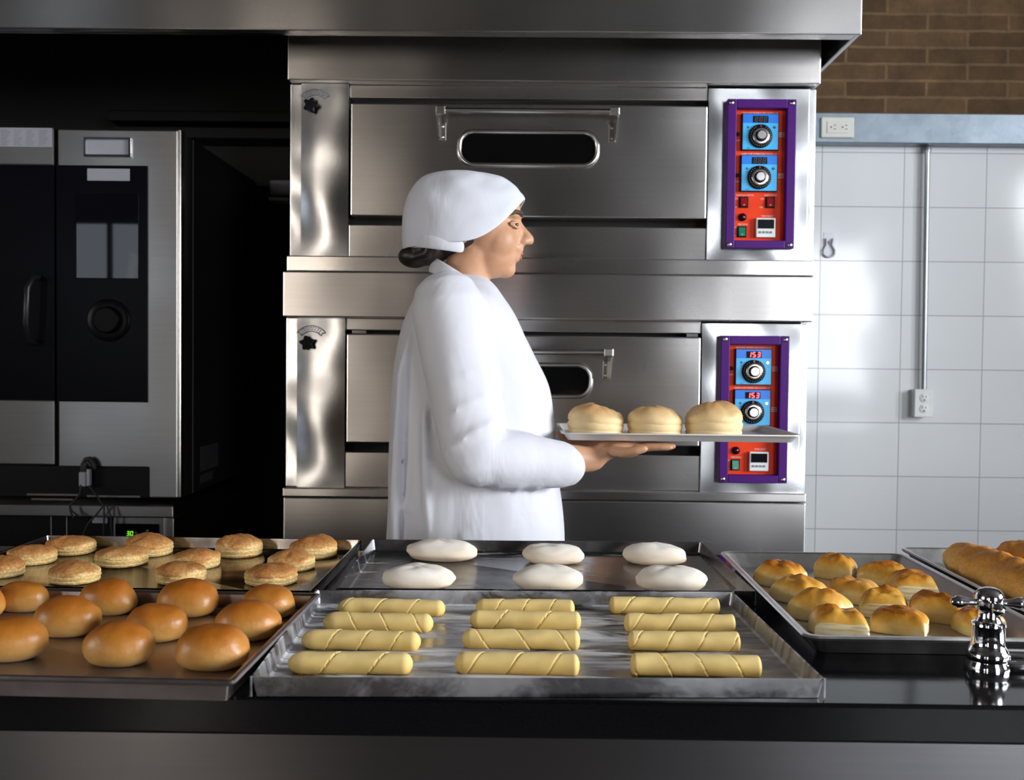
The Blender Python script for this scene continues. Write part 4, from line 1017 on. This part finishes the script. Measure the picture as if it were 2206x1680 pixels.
# puff pastries
def puff(seed, L, W, H, pin=.5):
    """rectangular pillow of puff pastry: upright layered sides, glazed top puffed in the middle; cut ends at +-x"""
    mb = MB(); n = 22; S = Vector((seed * 4.7, seed * 1.3, seed)); b = mb.bm
    wall = H * .62
    def pt(u, v, z):
        k = 1 - .07 * (abs(u) * abs(v)) ** 2
        wv = 1 + .05 * noise.noise(S + Vector((u * 1.3, v * 1.3, 0)))
        zz_ = z * (1 + .10 * noise.noise(Vector((u * 1.4, v * 1.4, 2.0)) + S))
        return Vector((u * L / 2 * k * wv + .08 * L * v * math.sin(seed), v * W / 2 * k * wv, zz_))
    G = []
    for i in range(n + 1):
        row = []
        for j in range(n + 1):
            u, v = -1 + 2 * i / n, -1 + 2 * j / n
            dome = (1 - abs(u) ** 3.0) ** .9 * (1 - abs(v) ** 2.4) ** .8
            dome *= 1 + .42 * noise.noise(Vector((u * 1.8, v * 1.8, 0)) + S) + .22 * noise.noise(Vector((u * 4, v * 4, 0)) + S)
            rim = 1 - .32 * (abs(v) ** 8) - .10 * (abs(u) ** 10)
            row.append(b.verts.new(pt(u, v, wall * rim + (H - wall) * dome)))
        G.append(row)
    for i in range(n):
        for j in range(n): mb._f([G[i][j], G[i + 1][j], G[i + 1][j + 1], G[i][j + 1]])
    loop = [(i, 0) for i in range(n)] + [(n, j) for j in range(n)] + [(i, n) for i in range(n, 0, -1)] + [(0, j) for j in range(n, 0, -1)]
    prev = [G[i][j] for i, j in loop]; m_ = len(loop)
    for zf, kf in ((.82, 1.012), (.62, 1.0), (.45, 1.022), (.28, 1.005), (.10, 1.0), (0.0, .955)):
        cur = []
        for (i, j), v0 in zip(loop, [G[i][j] for i, j in loop]):
            kk = kf + .02 * noise.noise(Vector((v0.co.x * 60, v0.co.y * 60, zf * 6)) + S)
            cur.append(b.verts.new((v0.co.x * kk, v0.co.y * kk, v0.co.z * zf)))
        for q in range(m_):
            f = mb._f([prev[q], prev[(q + 1) % m_], cur[(q + 1) % m_], cur[q]])
            i, j = loop[q]; i2, j2 = loop[(q + 1) % m_]
            if f and ((i == n and i2 == n) or (i == 0 and i2 == 0)): f.material_index = 1
        prev = cur
    b.faces.new(prev[::-1])
    return mb
PUF = [(1680, 1273, 90, -38, .071, .060, .036, 'golden puff pastry in the back left corner of the aluminium tray'),
       (1800, 1256, 104, -40, .067, .056, .036, 'golden puff pastry at the back, half hidden behind the pastry in front of it'),
       (1904, 1269, 100, -35, .068, .056, .033, 'golden puff pastry in the back right corner of the aluminium tray'),
       (1722, 1310, 108, -48, .066, .060, .034, 'golden puff pastry behind the front left one, mostly hidden by it'),
       (1838, 1309, 112, -36, .074, .062, .034, 'golden puff pastry in the middle with its pale cut end to the right'),
       (1964, 1296, 116, -95, .058, .070, .036, 'golden puff pastry by the right wall of the aluminium tray'),
       (1766, 1349, 112, -36, .070, .062, .036, 'golden puff pastry by the left wall of the tray, pale cut end facing right'),
       (1903, 1338, 112, -110, .056, .066, .034, 'golden puff pastry in the front half, behind the pastry at the front rim centre'),
       (2016, 1350, 130, -34, .072, .054, .034, 'golden puff pastry left of the tap handle with a ragged right end'),
       (1806, 1378, 126, -98, .056, .072, .032, 'golden puff pastry at the front left rim of the aluminium tray'),
       (1938, 1377, 130, -28, .072, .056, .030, 'golden puff pastry at the front rim, square pale cut end to the right'),
       (2108, 1375, 140, -80, .050, .060, .032, 'golden puff pastry at the front rim, half hidden behind the tap')]
for i, (px, py, wpx, deg, L, W, H, lab) in enumerate(PUF):
    o = piece('puff_pastry', puff(i * 1.9 + 3, L, W, H * 1.06), [PUFF, LAYERS], lab, 'pastry', 'golden puff pastries', angle=55)
    a = math.radians(deg); half = .5 * (abs(math.sin(a)) * L + abs(math.cos(a)) * W) * .80
    put(o, px, py - 4, wpx, TF, rot=a, half=half)

# long crusty loaves
def loaf(seed, L, W, H):
    mb = MB(); n, seg = 60, 36; S = Vector((seed * 3.1, seed * 1.7, 0)); rings = []
    for i in range(n + 1):
        q = -1 + 2 * i / n; k = max(.12, (1 - abs(q) ** 3.2) ** .55); ring = []
        for j in range(seg):
            a = 2 * math.pi * j / seg
            d = Vector((q * L / W * .9, math.cos(a), math.sin(a)))
            r_ = 1 + .14 * noise.noise(d * 1.1 + S) + .11 * noise.noise(d * 2.2 + S) - .10 * abs(noise.noise(Vector((d.x * 2.0, d.y * 4.5, d.z * 4.5)) + S)) + .04 * noise.noise(d * 8 + S)
            y = W / 2 * k * math.cos(a) * r_; z = H * .42 + H * .58 * math.sin(a) * r_ * (k ** .7)
            ring.append(Vector((q * L / 2, y, max(0, z))))
        rings.append(ring)
    mb.loft(rings); return mb
for sd_, p0, p1, wl, hl, lab in ((2, Vector((.754, 1.785, 0)), Vector((.760, 1.36, 0)), .084, .062, 'long crusty golden loaf, the nearer one, on the right edge tray'),
                                 (7, Vector((.832, 1.770, 0)), Vector((.912, 1.52, 0)), .088, .066, 'crusty golden loaf behind, cut off by the right edge of the photo')):
    ax = p1 - p0; c = (p0 + p1) / 2
    o = piece('crusty_loaf', loaf(sd_, ax.length, wl, hl), LOAF, lab, 'loaf', 'crusty loaves'); o.location = (c.x, c.y, TF); o.rotation_euler = (0, 0, math.atan2(ax.y, ax.x))

# ------------------------------------------------------------------ tap
b = PZ(2129, 1448, ZC); b.z = ZC; TX, TY = b.x, b.y + .017
s_ = (TY) / F
TX = P(2131, 1300, TY).x
tp = thing('tap', (TX, TY, ZC), 'chrome cross handle tap standing on the black worktop at the right', 'tap')
def tzp(py): return P(2130, py, TY).z
zt_ = lambda py: tzp(py) - ZC
mb = MB(); mb.lathe([(.026, 0), (.026, .006), (.0235, .010), (.0235, zt_(1418)), (.0245, zt_(1415)), (.0245, zt_(1404)), (.022, zt_(1397)), (.020, zt_(1390)), (.0185, zt_(1380)), (.0185, zt_(1348)), (.0195, zt_(1345)), (.0190, zt_(1341)), (.0145, zt_(1337)), (.0122, zt_(1328)), (.0118, zt_(1312))], (TX, TY, ZC), 'Z', 48)
mb.build('valve_body', CHROME, tp, smooth=True, angle=35)
mb = MB(); mb.lathe([(.0118, zt_(1316)), (.0150, zt_(1311)), (.0165, zt_(1303)), (.0165, zt_(1284)), (.0150, zt_(1276)), (.0115, zt_(1269)), (.006, zt_(1265.5)), (0, zt_(1265))], (TX, TY, ZC), 'Z', 40)
hb = mb.build('handle_hub', CHROME, tp, smooth=True, angle=50)
zc_ = ZC + zt_(1298)
for ang in (176, 262, 356, 82):
    a = math.radians(ang); d = Vector((math.cos(a), math.sin(a), 0)); mb = MB()
    mb.tube([Vector((TX, TY, zc_)) + d * q for q in (.012, .018, .026, .033, .0375, .0395)], [.0050, .0042, .0052, .0072, .0074, .0055], 16)
    mb.build('handle_arm', CHROME, hb, smooth=True)
mb = MB(); z0_, z1_ = ZC + zt_(1444), ZC + zt_(1408)
mb.box(TX + .012, TX + .165, TY - .020, TY + .020, z0_, z1_ - .003, .006, 4); mb.box(TX + .012, TX + .165, TY - .013, TY + .013, z1_ - .006, z1_ + .004, .004, 3)
mb.build('bridge', CHROME, tp, smooth=True, angle=35)
# ------------------------------------------------------------------ the baker
YP = 2.33
def pp(px, py, dy=0.0):
    """point on the baker's mid plane seen at (px, py), then moved dy away from the viewer"""
    q = P(px, py, YP); return Vector((q.x, q.y + dy, q.z))
SM = YP / F
def remesh(mb, name, vox, smooth_it, mats, parent, factor=.5):
    o = mb.build(name, mats, parent)
    md = o.modifiers.new('r', 'REMESH'); md.mode = 'VOXEL'; md.voxel_size = vox; md.use_smooth_shade = True
    if smooth_it:
        ms = o.modifiers.new('s', 'SMOOTH'); ms.factor = factor; ms.iterations = smooth_it
    dg = bpy.context.evaluated_depsgraph_get(); dg.update()
    me = bpy.data.meshes.new_from_object(o.evaluated_get(dg))
    old = o.data; o.modifiers.clear(); o.data = me; bpy.data.meshes.remove(old)
    me.materials.clear()
    for mt in (mats if isinstance(mats, (list, tuple)) else [mats]): me.materials.append(mt)
    for p in me.polygons: p.use_smooth = True; p.material_index = 0
    return o
def eloft(mb, secs, seg=40, sq=2.3):
    """stack of elliptical sections (cx, cy, z, rx, ry)"""
    rings = []
    for cx_, cy_, z_, rx, ry in secs:
        ring = []
        for k in range(seg):
            a = 2 * math.pi * k / seg; ca, sa = math.cos(a), math.sin(a)
            q = (abs(ca) ** sq + abs(sa) ** sq) ** (-1 / sq)
            ring.append(Vector((cx_ + rx * q * ca, cy_ + ry * q * sa, z_)))
        rings.append(ring)
    mb.loft(rings)
def catmull(secs, n=5):
    out = []
    for i in range(len(secs) - 1):
        p0, p1, p2, p3 = secs[max(i - 1, 0)], secs[i], secs[i + 1], secs[min(i + 2, len(secs) - 1)]
        for k in range(n):
            t = k / n
            out.append(tuple(.5 * (2 * b + (c - a) * t + (2 * a - 5 * b + 4 * c - d) * t * t + (3 * b - a - 3 * c + d) * t ** 3) for a, b, c, d in zip(p0, p1, p2, p3)))
    out.append(tuple(secs[-1])); return out

base = pp(1020, 1165)
baker = thing('person', (base.x, YP, 0), 'person in white coat and white cap walking right with a tray of bread', 'person')
# key points
ZT = 1.090                                             # underside of the carried tray
sh_n, sh_f = pp(975, 668, -.165), pp(1000, 672, .165)
el_n, el_f = pp(1032, 962, -.235), pp(1050, 955, .225)
cf_n, cf_f = pp(1205, 987, -.150), pp(1205, 992, .145)
wr_n, wr_f = pp(1268, 978, -.125), pp(1275, 980, .120)
# --- body: one continuous surface (head, neck, trunk, arms, hands, legs)
b = MB()
HC = pp(1022, 468)
b.ell(HC, (.092, .074, .088), 40)                                   # skull
b.ell(pp(1050, 505), (.070, .064, .075), 32)                        # mid face
b.ell(pp(1062, 545), (.056, .052, .058), 32)                        # jaw
b.ell(pp(1089, 579), (.024, .024, .022), 24)                        # chin
b.ell(pp(1094, 452), (.028, .054, .036), 24)
b.ell(pp(1100, 505), (.026, .034, .040), 24)                        # forehead
b.tube([pp(1107, 466, -.036), pp(1117, 463, -.012), pp(1117, 463, .012), pp(1107, 466, .036)], [.009, .010, .010, .009], 14)   # brow ridge
b.tube([pp(1113, 474), pp(1122, 492), pp(1134, 508), pp(1140, 517)], [.0085, .0095, .0115, .0125], 18)   # nose
for s_ in (-1, 1):
    b.ell(pp(1129, 521, s_ * .0115), (.0115, .0085, .0085), 16)     # nostril wing
    b.ell(pp(1072, 520, s_ * .026), (.044, .036, .046), 24)         # cheek
b.ell(pp(1110, 535), (.020, .026, .014), 20)                        # upper lip base
b.tube([pp(1106, 547, -.020), pp(1118, 545, -.008), pp(1118, 545, .008), pp(1106, 547, .020)], [.0045, .0075, .0075, .0045], 12)
b.tube([pp(1104, 557, -.018), pp(1115, 556, -.007), pp(1115, 556, .007), pp(1104, 557, .018)], [.0045, .0078, .0078, .0045], 12)
for s_ in (-1, 1):                                                 # ears
    c = pp(1003, 506, s_ * .076)
    b.tube([c + Vector((-.004, 0, -.026)), c + Vector((.008, s_ * .004, -.018)), c + Vector((-.002, s_ * .012, .004)), c + Vector((-.004, s_ * .012, .024)), c + Vector((.010, s_ * .006, .030)), c + Vector((.016, 0, .014))], [.006, .007, .007, .0065, .006, .005], 12)
    b.ell(c, (.014, .008, .026), 14)
b.tube([pp(1022, 540), pp(1006, 590), pp(992, 640), pp(990, 690)], [.055, .053, .058, .075], 28)     # neck
tors = catmull([(pp(992, 650).x, YP, pp(992, 650).z, .07, .12), (pp(990, 700).x, YP, pp(990, 700).z, .095, .15), (pp(1010, 850).x, YP, pp(1010, 850).z, .125, .15), (pp(1020, 1000).x, YP, pp(1020, 1000).z, .14, .15), (pp(1022, 1150).x, YP, pp(1022, 1150).z, .15, .165), (pp(1020, 1230).x, YP, .80, .13, .16)])
eloft(b, tors)
for sh, el, cf, wr in ((sh_n, el_n, cf_n, wr_n), (sh_f, el_f, cf_f, wr_f)):
    b.tube([sh, sh.lerp(el, .5), el], [.052, .046, .038], 20)
    b.tube([el, el.lerp(wr, .35), wr], [.040, .042, .027], 20)
def hand(wr, sgn):
    """open palm under the tray, fingers forward along +x, thumb on the outer side"""
    top = ZT - .0020
    palm_c = Vector((wr.x + .062, wr.y - sgn * .0, top - .016))
    b.tube([wr, Vector((wr.x + .022, wr.y, top - .024)), palm_c + Vector((-.015, 0, 0))], [.027, .024, .019], 18)
    b.ell(palm_c, (.050, .040, .0155), 26)
    b.ell(palm_c + Vector((.006, -sgn * .018, -.005)), (.036, .020, .015), 18)
    for i, (off, ln, rad) in enumerate(((-.030, .072, .0088), (-.010, .082, .0092), (.011, .077, .0088), (.030, .060, .0078))):
        y0_ = palm_c.y - sgn * -1 * off * -1
        p0_ = Vector((palm_c.x + .028, palm_c.y + sgn * off, top - .0145))
        fan = sgn * off * .45
        p1_ = p0_ + Vector((ln * .48, fan * .5, .0035)); p2_ = p0_ + Vector((ln * .78, fan * .85, .0045)); p3_ = p0_ + Vector((ln, fan, .0045))
        p1_.z = min(p1_.z, top - rad); p2_.z = min(p2_.z, top - rad * .95); p3_.z = min(p3_.z, top - rad * .9)
        b.tube([p0_, p1_, p2_, p3_], [rad * 1.05, rad, rad * .93, rad * .82], 14)
    t0 = palm_c + Vector((-.020, -sgn * .030, -.002)); 
    b.tube([t0, t0 + Vector((.022, -sgn * .020, -.003)), t0 + Vector((.046, -sgn * .030, .002)), t0 + Vector((.062, -sgn * .032, .006))], [.0135, .0115, .0105, .0090], 14)
hand(wr_n, 1); hand(wr_f, -1)
for s_, fx in ((-1, .16), (1, -.17)):                              # mid-stride legs
    hip = Vector((base.x - .01, YP + s_ * .085, .84)); kn = Vector((base.x + fx * .62 + .03, YP + s_ * .085, .46)); an = Vector((base.x + fx * 1.1 - .02, YP + s_ * .08, .085))
    b.tube([hip, hip.lerp(kn, .5), kn, kn.lerp(an, .35), an], [.085, .075, .055, .053, .036], 22)
    b.tube([an + Vector((-.02, 0, -.03)), an + Vector((.07, 0, -.045)), an + Vector((.14, 0, -.055))], [.032, .030, .022], 16)
body = remesh(b, 'body', .0034, 13, SKIN, baker)
# face details
for s_ in (-1, 1):
    e = MB(); e.ell(pp(1104, 488, s_ * .030), (.0118, .0118, .0108), 24); ey = e.build('eye', EYE, body, smooth=True)
    e = MB(); e.ell(pp(1105, 487, s_ * .031) + Vector((.0068, s_ * .0035, -.0015)), (.0062, .0058, .0060), 18); e.build('iris', IRIS, ey, smooth=True)
    e = MB()
    for up, zz_ in ((1, .0040), (-1, -.0075)):
        c = pp(1105, 487, s_ * .031); e.tube([c + Vector((-.004, s_ * .0135, zz_ * .2)), c + Vector((.009, s_ * .008, zz_)), c + Vector((.0112, 0, zz_ * 1.05)), c + Vector((.008, -s_ * .010, zz_ * .7))], .0030, 10)
    e.build('eyelid', SKIN, body, smooth=True)
    e = MB(); e.tube([pp(1095, 470, s_ * .052), pp(1110, 462, s_ * .044), pp(1121, 462, s_ * .028), pp(1124, 466, s_ * .014)], [.0028, .0050, .0055, .0040], 10); e.build('eyebrow', BROW, body, smooth=True)
e = MB(); e.tube([pp(1110, 547, -.016), pp(1124, 546, -.005), pp(1124, 546, .005), pp(1110, 547, .016)], [.002, .0042, .0042, .002], 10)
e.tube([pp(1108, 555, -.015), pp(1121, 555, -.005), pp(1121, 555, .005), pp(1108, 555, .015)], [.002, .0046, .0046, .002], 10); e.build('lips', LIP, body, smooth=True)
# hair: nape and low bun under the cap
h = MB(); h.ell(pp(985, 500), (.078, .076, .062), 30); h.ell(pp(925, 538), (.046, .058, .036), 26); h.ell(pp(893, 553), (.038, .042, .026), 24)
for i in range(7):
    a = -1.0 + i * .33; h.tube([pp(945, 515, a * .07), pp(925, 552, a * .055), pp(888, 560, a * .03)], [.012, .013, .008], 10)
hair = remesh(h, 'hair', .004, 3, HAIR, baker)
# cap: soft skull cap, peaked at the forehead, edge falling to the ears and round the nape
cpm = MB(); seg = 64; rings = []; CC = pp(995, 470)
def cap_pt(a, t):
    """a = azimuth (0 = forehead), t = 0 at the edge, 1 at the crown"""
    ca, sa = math.cos(a), math.sin(a)
    ex = pp(1132, 420).x - CC.x if ca > 0 else CC.x - pp(868, 500).x
    zr = (pp(0, 420).z if ca > 0 else pp(0, 532).z); ze = pp(0, 522).z
    z_e = ze + (zr - ze) * (ca * ca if ca > 0 else abs(ca))
    ztop = pp(0, 360).z
    R = math.cos(t * math.pi / 2) ** .62
    x = CC.x + ex * ca * R * (1 if ca > 0 else 1 + .06 * math.sin(t * math.pi))
    if ca > 0: x -= .022 * t * ca
    x -= .006 * t
    y = CC.y + .098 * sa * R * (1 + .05 * math.sin(math.pi * t))
    z = z_e + (ztop - z_e) * math.sin(t * math.pi / 2) ** (1.15 - .25 * max(0, -ca))
    n_ = .006 * noise.noise(Vector((a * 1.6, t * 5, 3.1))) * math.sin(math.pi * min(1, t + .1))
    return Vector((x + ca * n_, y + sa * n_, z + n_))
for i in range(15):
    t = i / 14 * .985
    rings.append([cap_pt(2 * math.pi * j / seg, t) for j in range(seg)])
cpm.loft(rings, False, True)
cap = cpm.build('cap', CAPCLOTH, baker, smooth=True)
sd = cap.modifiers.new('thick', 'SOLIDIFY'); sd.thickness = .004; sd.offset = -1
ss = cap.modifiers.new('round', 'SUBSURF'); ss.levels = 1; ss.render_levels = 2
bd = MB()                                                          # tied band from ear round the nape
path = [pp(1006, 541, -.082), pp(985, 537, -.092), pp(950, 533, -.094), pp(915, 527, -.080), pp(890, 524, -.045), pp(882, 523, 0), pp(890, 524, .045), pp(915, 527, .080), pp(950, 533, .094), pp(985, 537, .092), pp(1006, 541, .082)]
rings = []
for i, p_ in enumerate(path):
    d = (p_ - Vector((CC.x, CC.y, p_.z))).normalized(); hh = .0155
    rings.append([p_ + d * .001 + Vector((0, 0, hh)), p_ + d * .004 + Vector((0, 0, hh * .5)), p_ + d * .004 - Vector((0, 0, hh * .5)), p_ + d * .001 - Vector((0, 0, hh)), p_ - d * .003 - Vector((0, 0, hh)), p_ - d * .003 + Vector((0, 0, hh))])
bd.loft(rings); o = bd.build('cap_band', CAPCLOTH, cap, smooth=True, angle=60)
ss = o.modifiers.new('round', 'SUBSURF'); ss.levels = 1; ss.render_levels = 2
# coat
c = MB()
def sec(py, x0, x1, ry):
    a_, b_ = pp(x0, py), pp(x1, py); return ((a_.x + b_.x) / 2, YP, a_.z, (b_.x - a_.x) / 2, ry)
secs = [sec(592, 940, 1048, .062), sec(612, 915, 1072, .105), sec(645, 893, 1094, .160), sec(700, 868, 1124, .182), sec(760, 855, 1152, .190), sec(830, 848, 1184, .195),
        sec(900, 845, 1197, .200), sec(1000, 842, 1204, .204), sec(1100, 838, 1211, .210), sec(1165, 834, 1216, .214), sec(1240, 834, 1212, .214), sec(1310, 838, 1204, .212)]
eloft(c, catmull(secs, 6), 56, 2.25)
for sh, el, cf in ((sh_n, el_n, cf_n), (sh_f, el_f, cf_f)):
    c.tube([sh, sh.lerp(el, .33), sh.lerp(el, .7), el], [.078, .075, .070, .064], 28)
    c.tube([el, el.lerp(cf, .5), cf], [.062, .058, .050], 28, True)
    for k_ in range(4):                                            # folds at the elbow and along the sleeve
        q = el.lerp(cf, .10 + .22 * k_); r_ = .062 - .002 * k_; ring = []
        d = (cf - el).normalized(); n1 = d.cross(Vector((0, 0, 1))).normalized(); n2 = d.cross(n1)
        pts = [q + (n1 * math.cos(t_) + n2 * math.sin(t_)) * (r_ - .004) + d * (.028 * (t_ - 2.4) / 2.4) for t_ in [.6 + .5 * i for i in range(8)]]
        c.tube(pts, [.004, .008, .010, .010, .010, .009, .007, .004], 8)
    for k_ in range(4):
        q = sh.lerp(el, .35 + .18 * k_); d = (el - sh).normalized(); n1 = d.cross(Vector((0, 1, 0))).normalized(); n2 = d.cross(n1); sg = -1 if sh.y < YP else 1
        pts = [q + (n1 * math.cos(t_) - n2 * sg * math.sin(t_)) * .066 + d * (.05 * (t_ - 1.5) / 2) for t_ in [.0 + .45 * i for i in range(7)]]
        c.tube(pts, [.004, .007, .010, .011, .010, .007, .004], 8)
# long folds: back yoke, side seams, skirt, waist line
for pts, rs in (([(905, 690, -.13), (880, 800, -.15), (872, 950, -.155), (868, 1150, -.16)], .010), ([(945, 760, -.172), (930, 900, -.185), (935, 1040, -.19), (950, 1180, -.19)], .009),
                ([(1120, 1060, -.15), (1060, 1075, -.185), (960, 1080, -.19), (880, 1070, -.15)], .010), ([(1150, 1110, -.135), (1090, 1112, -.175), (1040, 1106, -.198)], .007),
                ([(1080, 720, -.10), (1120, 790, -.11), (1150, 860, -.115)], .010), ([(1040, 690, -.15), (1085, 780, -.155), (1130, 870, -.14)], .009),
                ([(1150, 1090, -.13), (1155, 1200, -.14), (1150, 1300, -.14)], .010), ([(1010, 1120, -.205), (1005, 1220, -.208), (1010, 1300, -.205)], .011)):
    c.tube([pp(*q) for q in pts], rs, 10)
coat = remesh(c, 'coat', .0060, 7, COAT, baker)
moves = []
for v_ in coat.data.vertices:                                       # soft cloth unevenness
    q = v_.co + baker.location
    n_ = .007 * noise.noise(Vector((q.x * 7, q.y * 7, q.z * 3.2))) + .0035 * noise.noise(Vector((q.x * 17, q.y * 17, q.z * 9)))
    moves.extend(v_.co + v_.normal * n_)
coat.data.vertices.foreach_set('co', moves); coat.data.update()
# collar
cl = MB(); rings = []
for i in range(25):
    a = 2 * math.pi * i / 24
    q = pp(996, 600); zz_ = .030 * math.cos(a) * -1
    o_ = Vector((q.x + .062 * math.cos(a) + .0, YP + .066 * math.sin(a), q.z - .040 * math.cos(a) - .006)); d = Vector((math.cos(a), math.sin(a), 0))
    rings.append([o_ + d * .001 + Vector((0, 0, .016)), o_ + d * .006 + Vector((0, 0, .014)), o_ + d * .018 - Vector((0, 0, .018)), o_ + d * .012 - Vector((0, 0, .022)), o_ + d * .001 - Vector((0, 0, .012))])
cl.loft(rings[:-1] + [rings[0]], False, False); o = cl.build('collar', COAT, coat, smooth=True, angle=70)
ss = o.modifiers.new('round', 'SUBSURF'); ss.levels = 1; ss.render_levels = 2
# trousers and shoes (behind the counter)
t = MB()
eloft(t, [(base.x, YP, .92, .14, .17), (base.x, YP, .80, .16, .18), (base.x, YP, .72, .14, .165)], 32)
for s_, fx in ((-1, .16), (1, -.17)):
    hip = Vector((base.x - .01, YP + s_ * .085, .82)); kn = Vector((base.x + fx * .62 + .03, YP + s_ * .085, .46)); an = Vector((base.x + fx * 1.1 - .02, YP + s_ * .08, .11))
    t.tube([hip, hip.lerp(kn, .5), kn, kn.lerp(an, .5), an], [.10, .092, .075, .068, .060], 24)
remesh(t, 'trousers', .010, 6, TROUSER, baker)
for s_, fx in ((-1, .16), (1, -.17)):
    an = Vector((base.x + fx * 1.1 - .02, YP + s_ * .08, .085)); k_ = MB()
    k_.ell(an + Vector((.0, 0, -.035)), (.052, .040, .05), 20); k_.ell(an + Vector((.085, 0, -.048)), (.085, .044, .037), 20); k_.box(an.x - .05, an.x + .16, an.y - .036, an.y + .036, .005, .018, .006)
    remesh(k_, 'shoe', .006, 3, SHOE, baker)

# ------------------------------------------------------------------ carried tray and its bread
x0, x1 = P(1207, 930, YP - .02).x, P(1688, 930, YP - .02).x
ctry = thing('carried_tray', ((x0 + x1) / 2, YP, ZT), 'thin light metal tray carried on the hands of the person in white', 'tray')
w_, d_ = x1 - x0, .33
mb = MB()
def cring(ins, z, r=.02):
    return [Vector((x, y + YP, z)) for x, y in rr(x0 + ins, x1 - ins, -d_ / 2 + ins, d_ / 2 - ins, max(.003, r - ins * .3), 6)]
mb.loft([cring(.012, ZT), cring(.002, ZT + .013), cring(-.003, ZT + .014), cring(-.003, ZT + .017), cring(.003, ZT + .016), cring(.014, ZT + .0025)])
mb.build('tray_pan', plain('pale_tray_metal', (0.62, 0.60, 0.58), 0.45, .35), ctry, smooth=True, angle=35)
for i, (px, wpx, top, lab) in enumerate(((1283, 124, 866, 'pale round bread on the carried tray, nearest the person'), (1410, 122, 866, 'pale round bread in the middle of the carried tray'),
                                         (1538, 126, 858, 'pale round bread at the far right end of the carried tray'))):
    p = P(px, 930, YP - .06); r = wpx / 2 * p.y / F
    z_t = P(px, top, YP - .06).z; hgt = z_t - (ZT + .003)
    o = piece('round_bread', flaky(40 + i * 3.3, r * .97, hgt / .90), HELD, lab, 'bread', 'breads on the carried tray', angle=50)
    o.location = (p.x, p.y, ZT + .003); o.rotation_euler = (0, 0, i * 1.1)
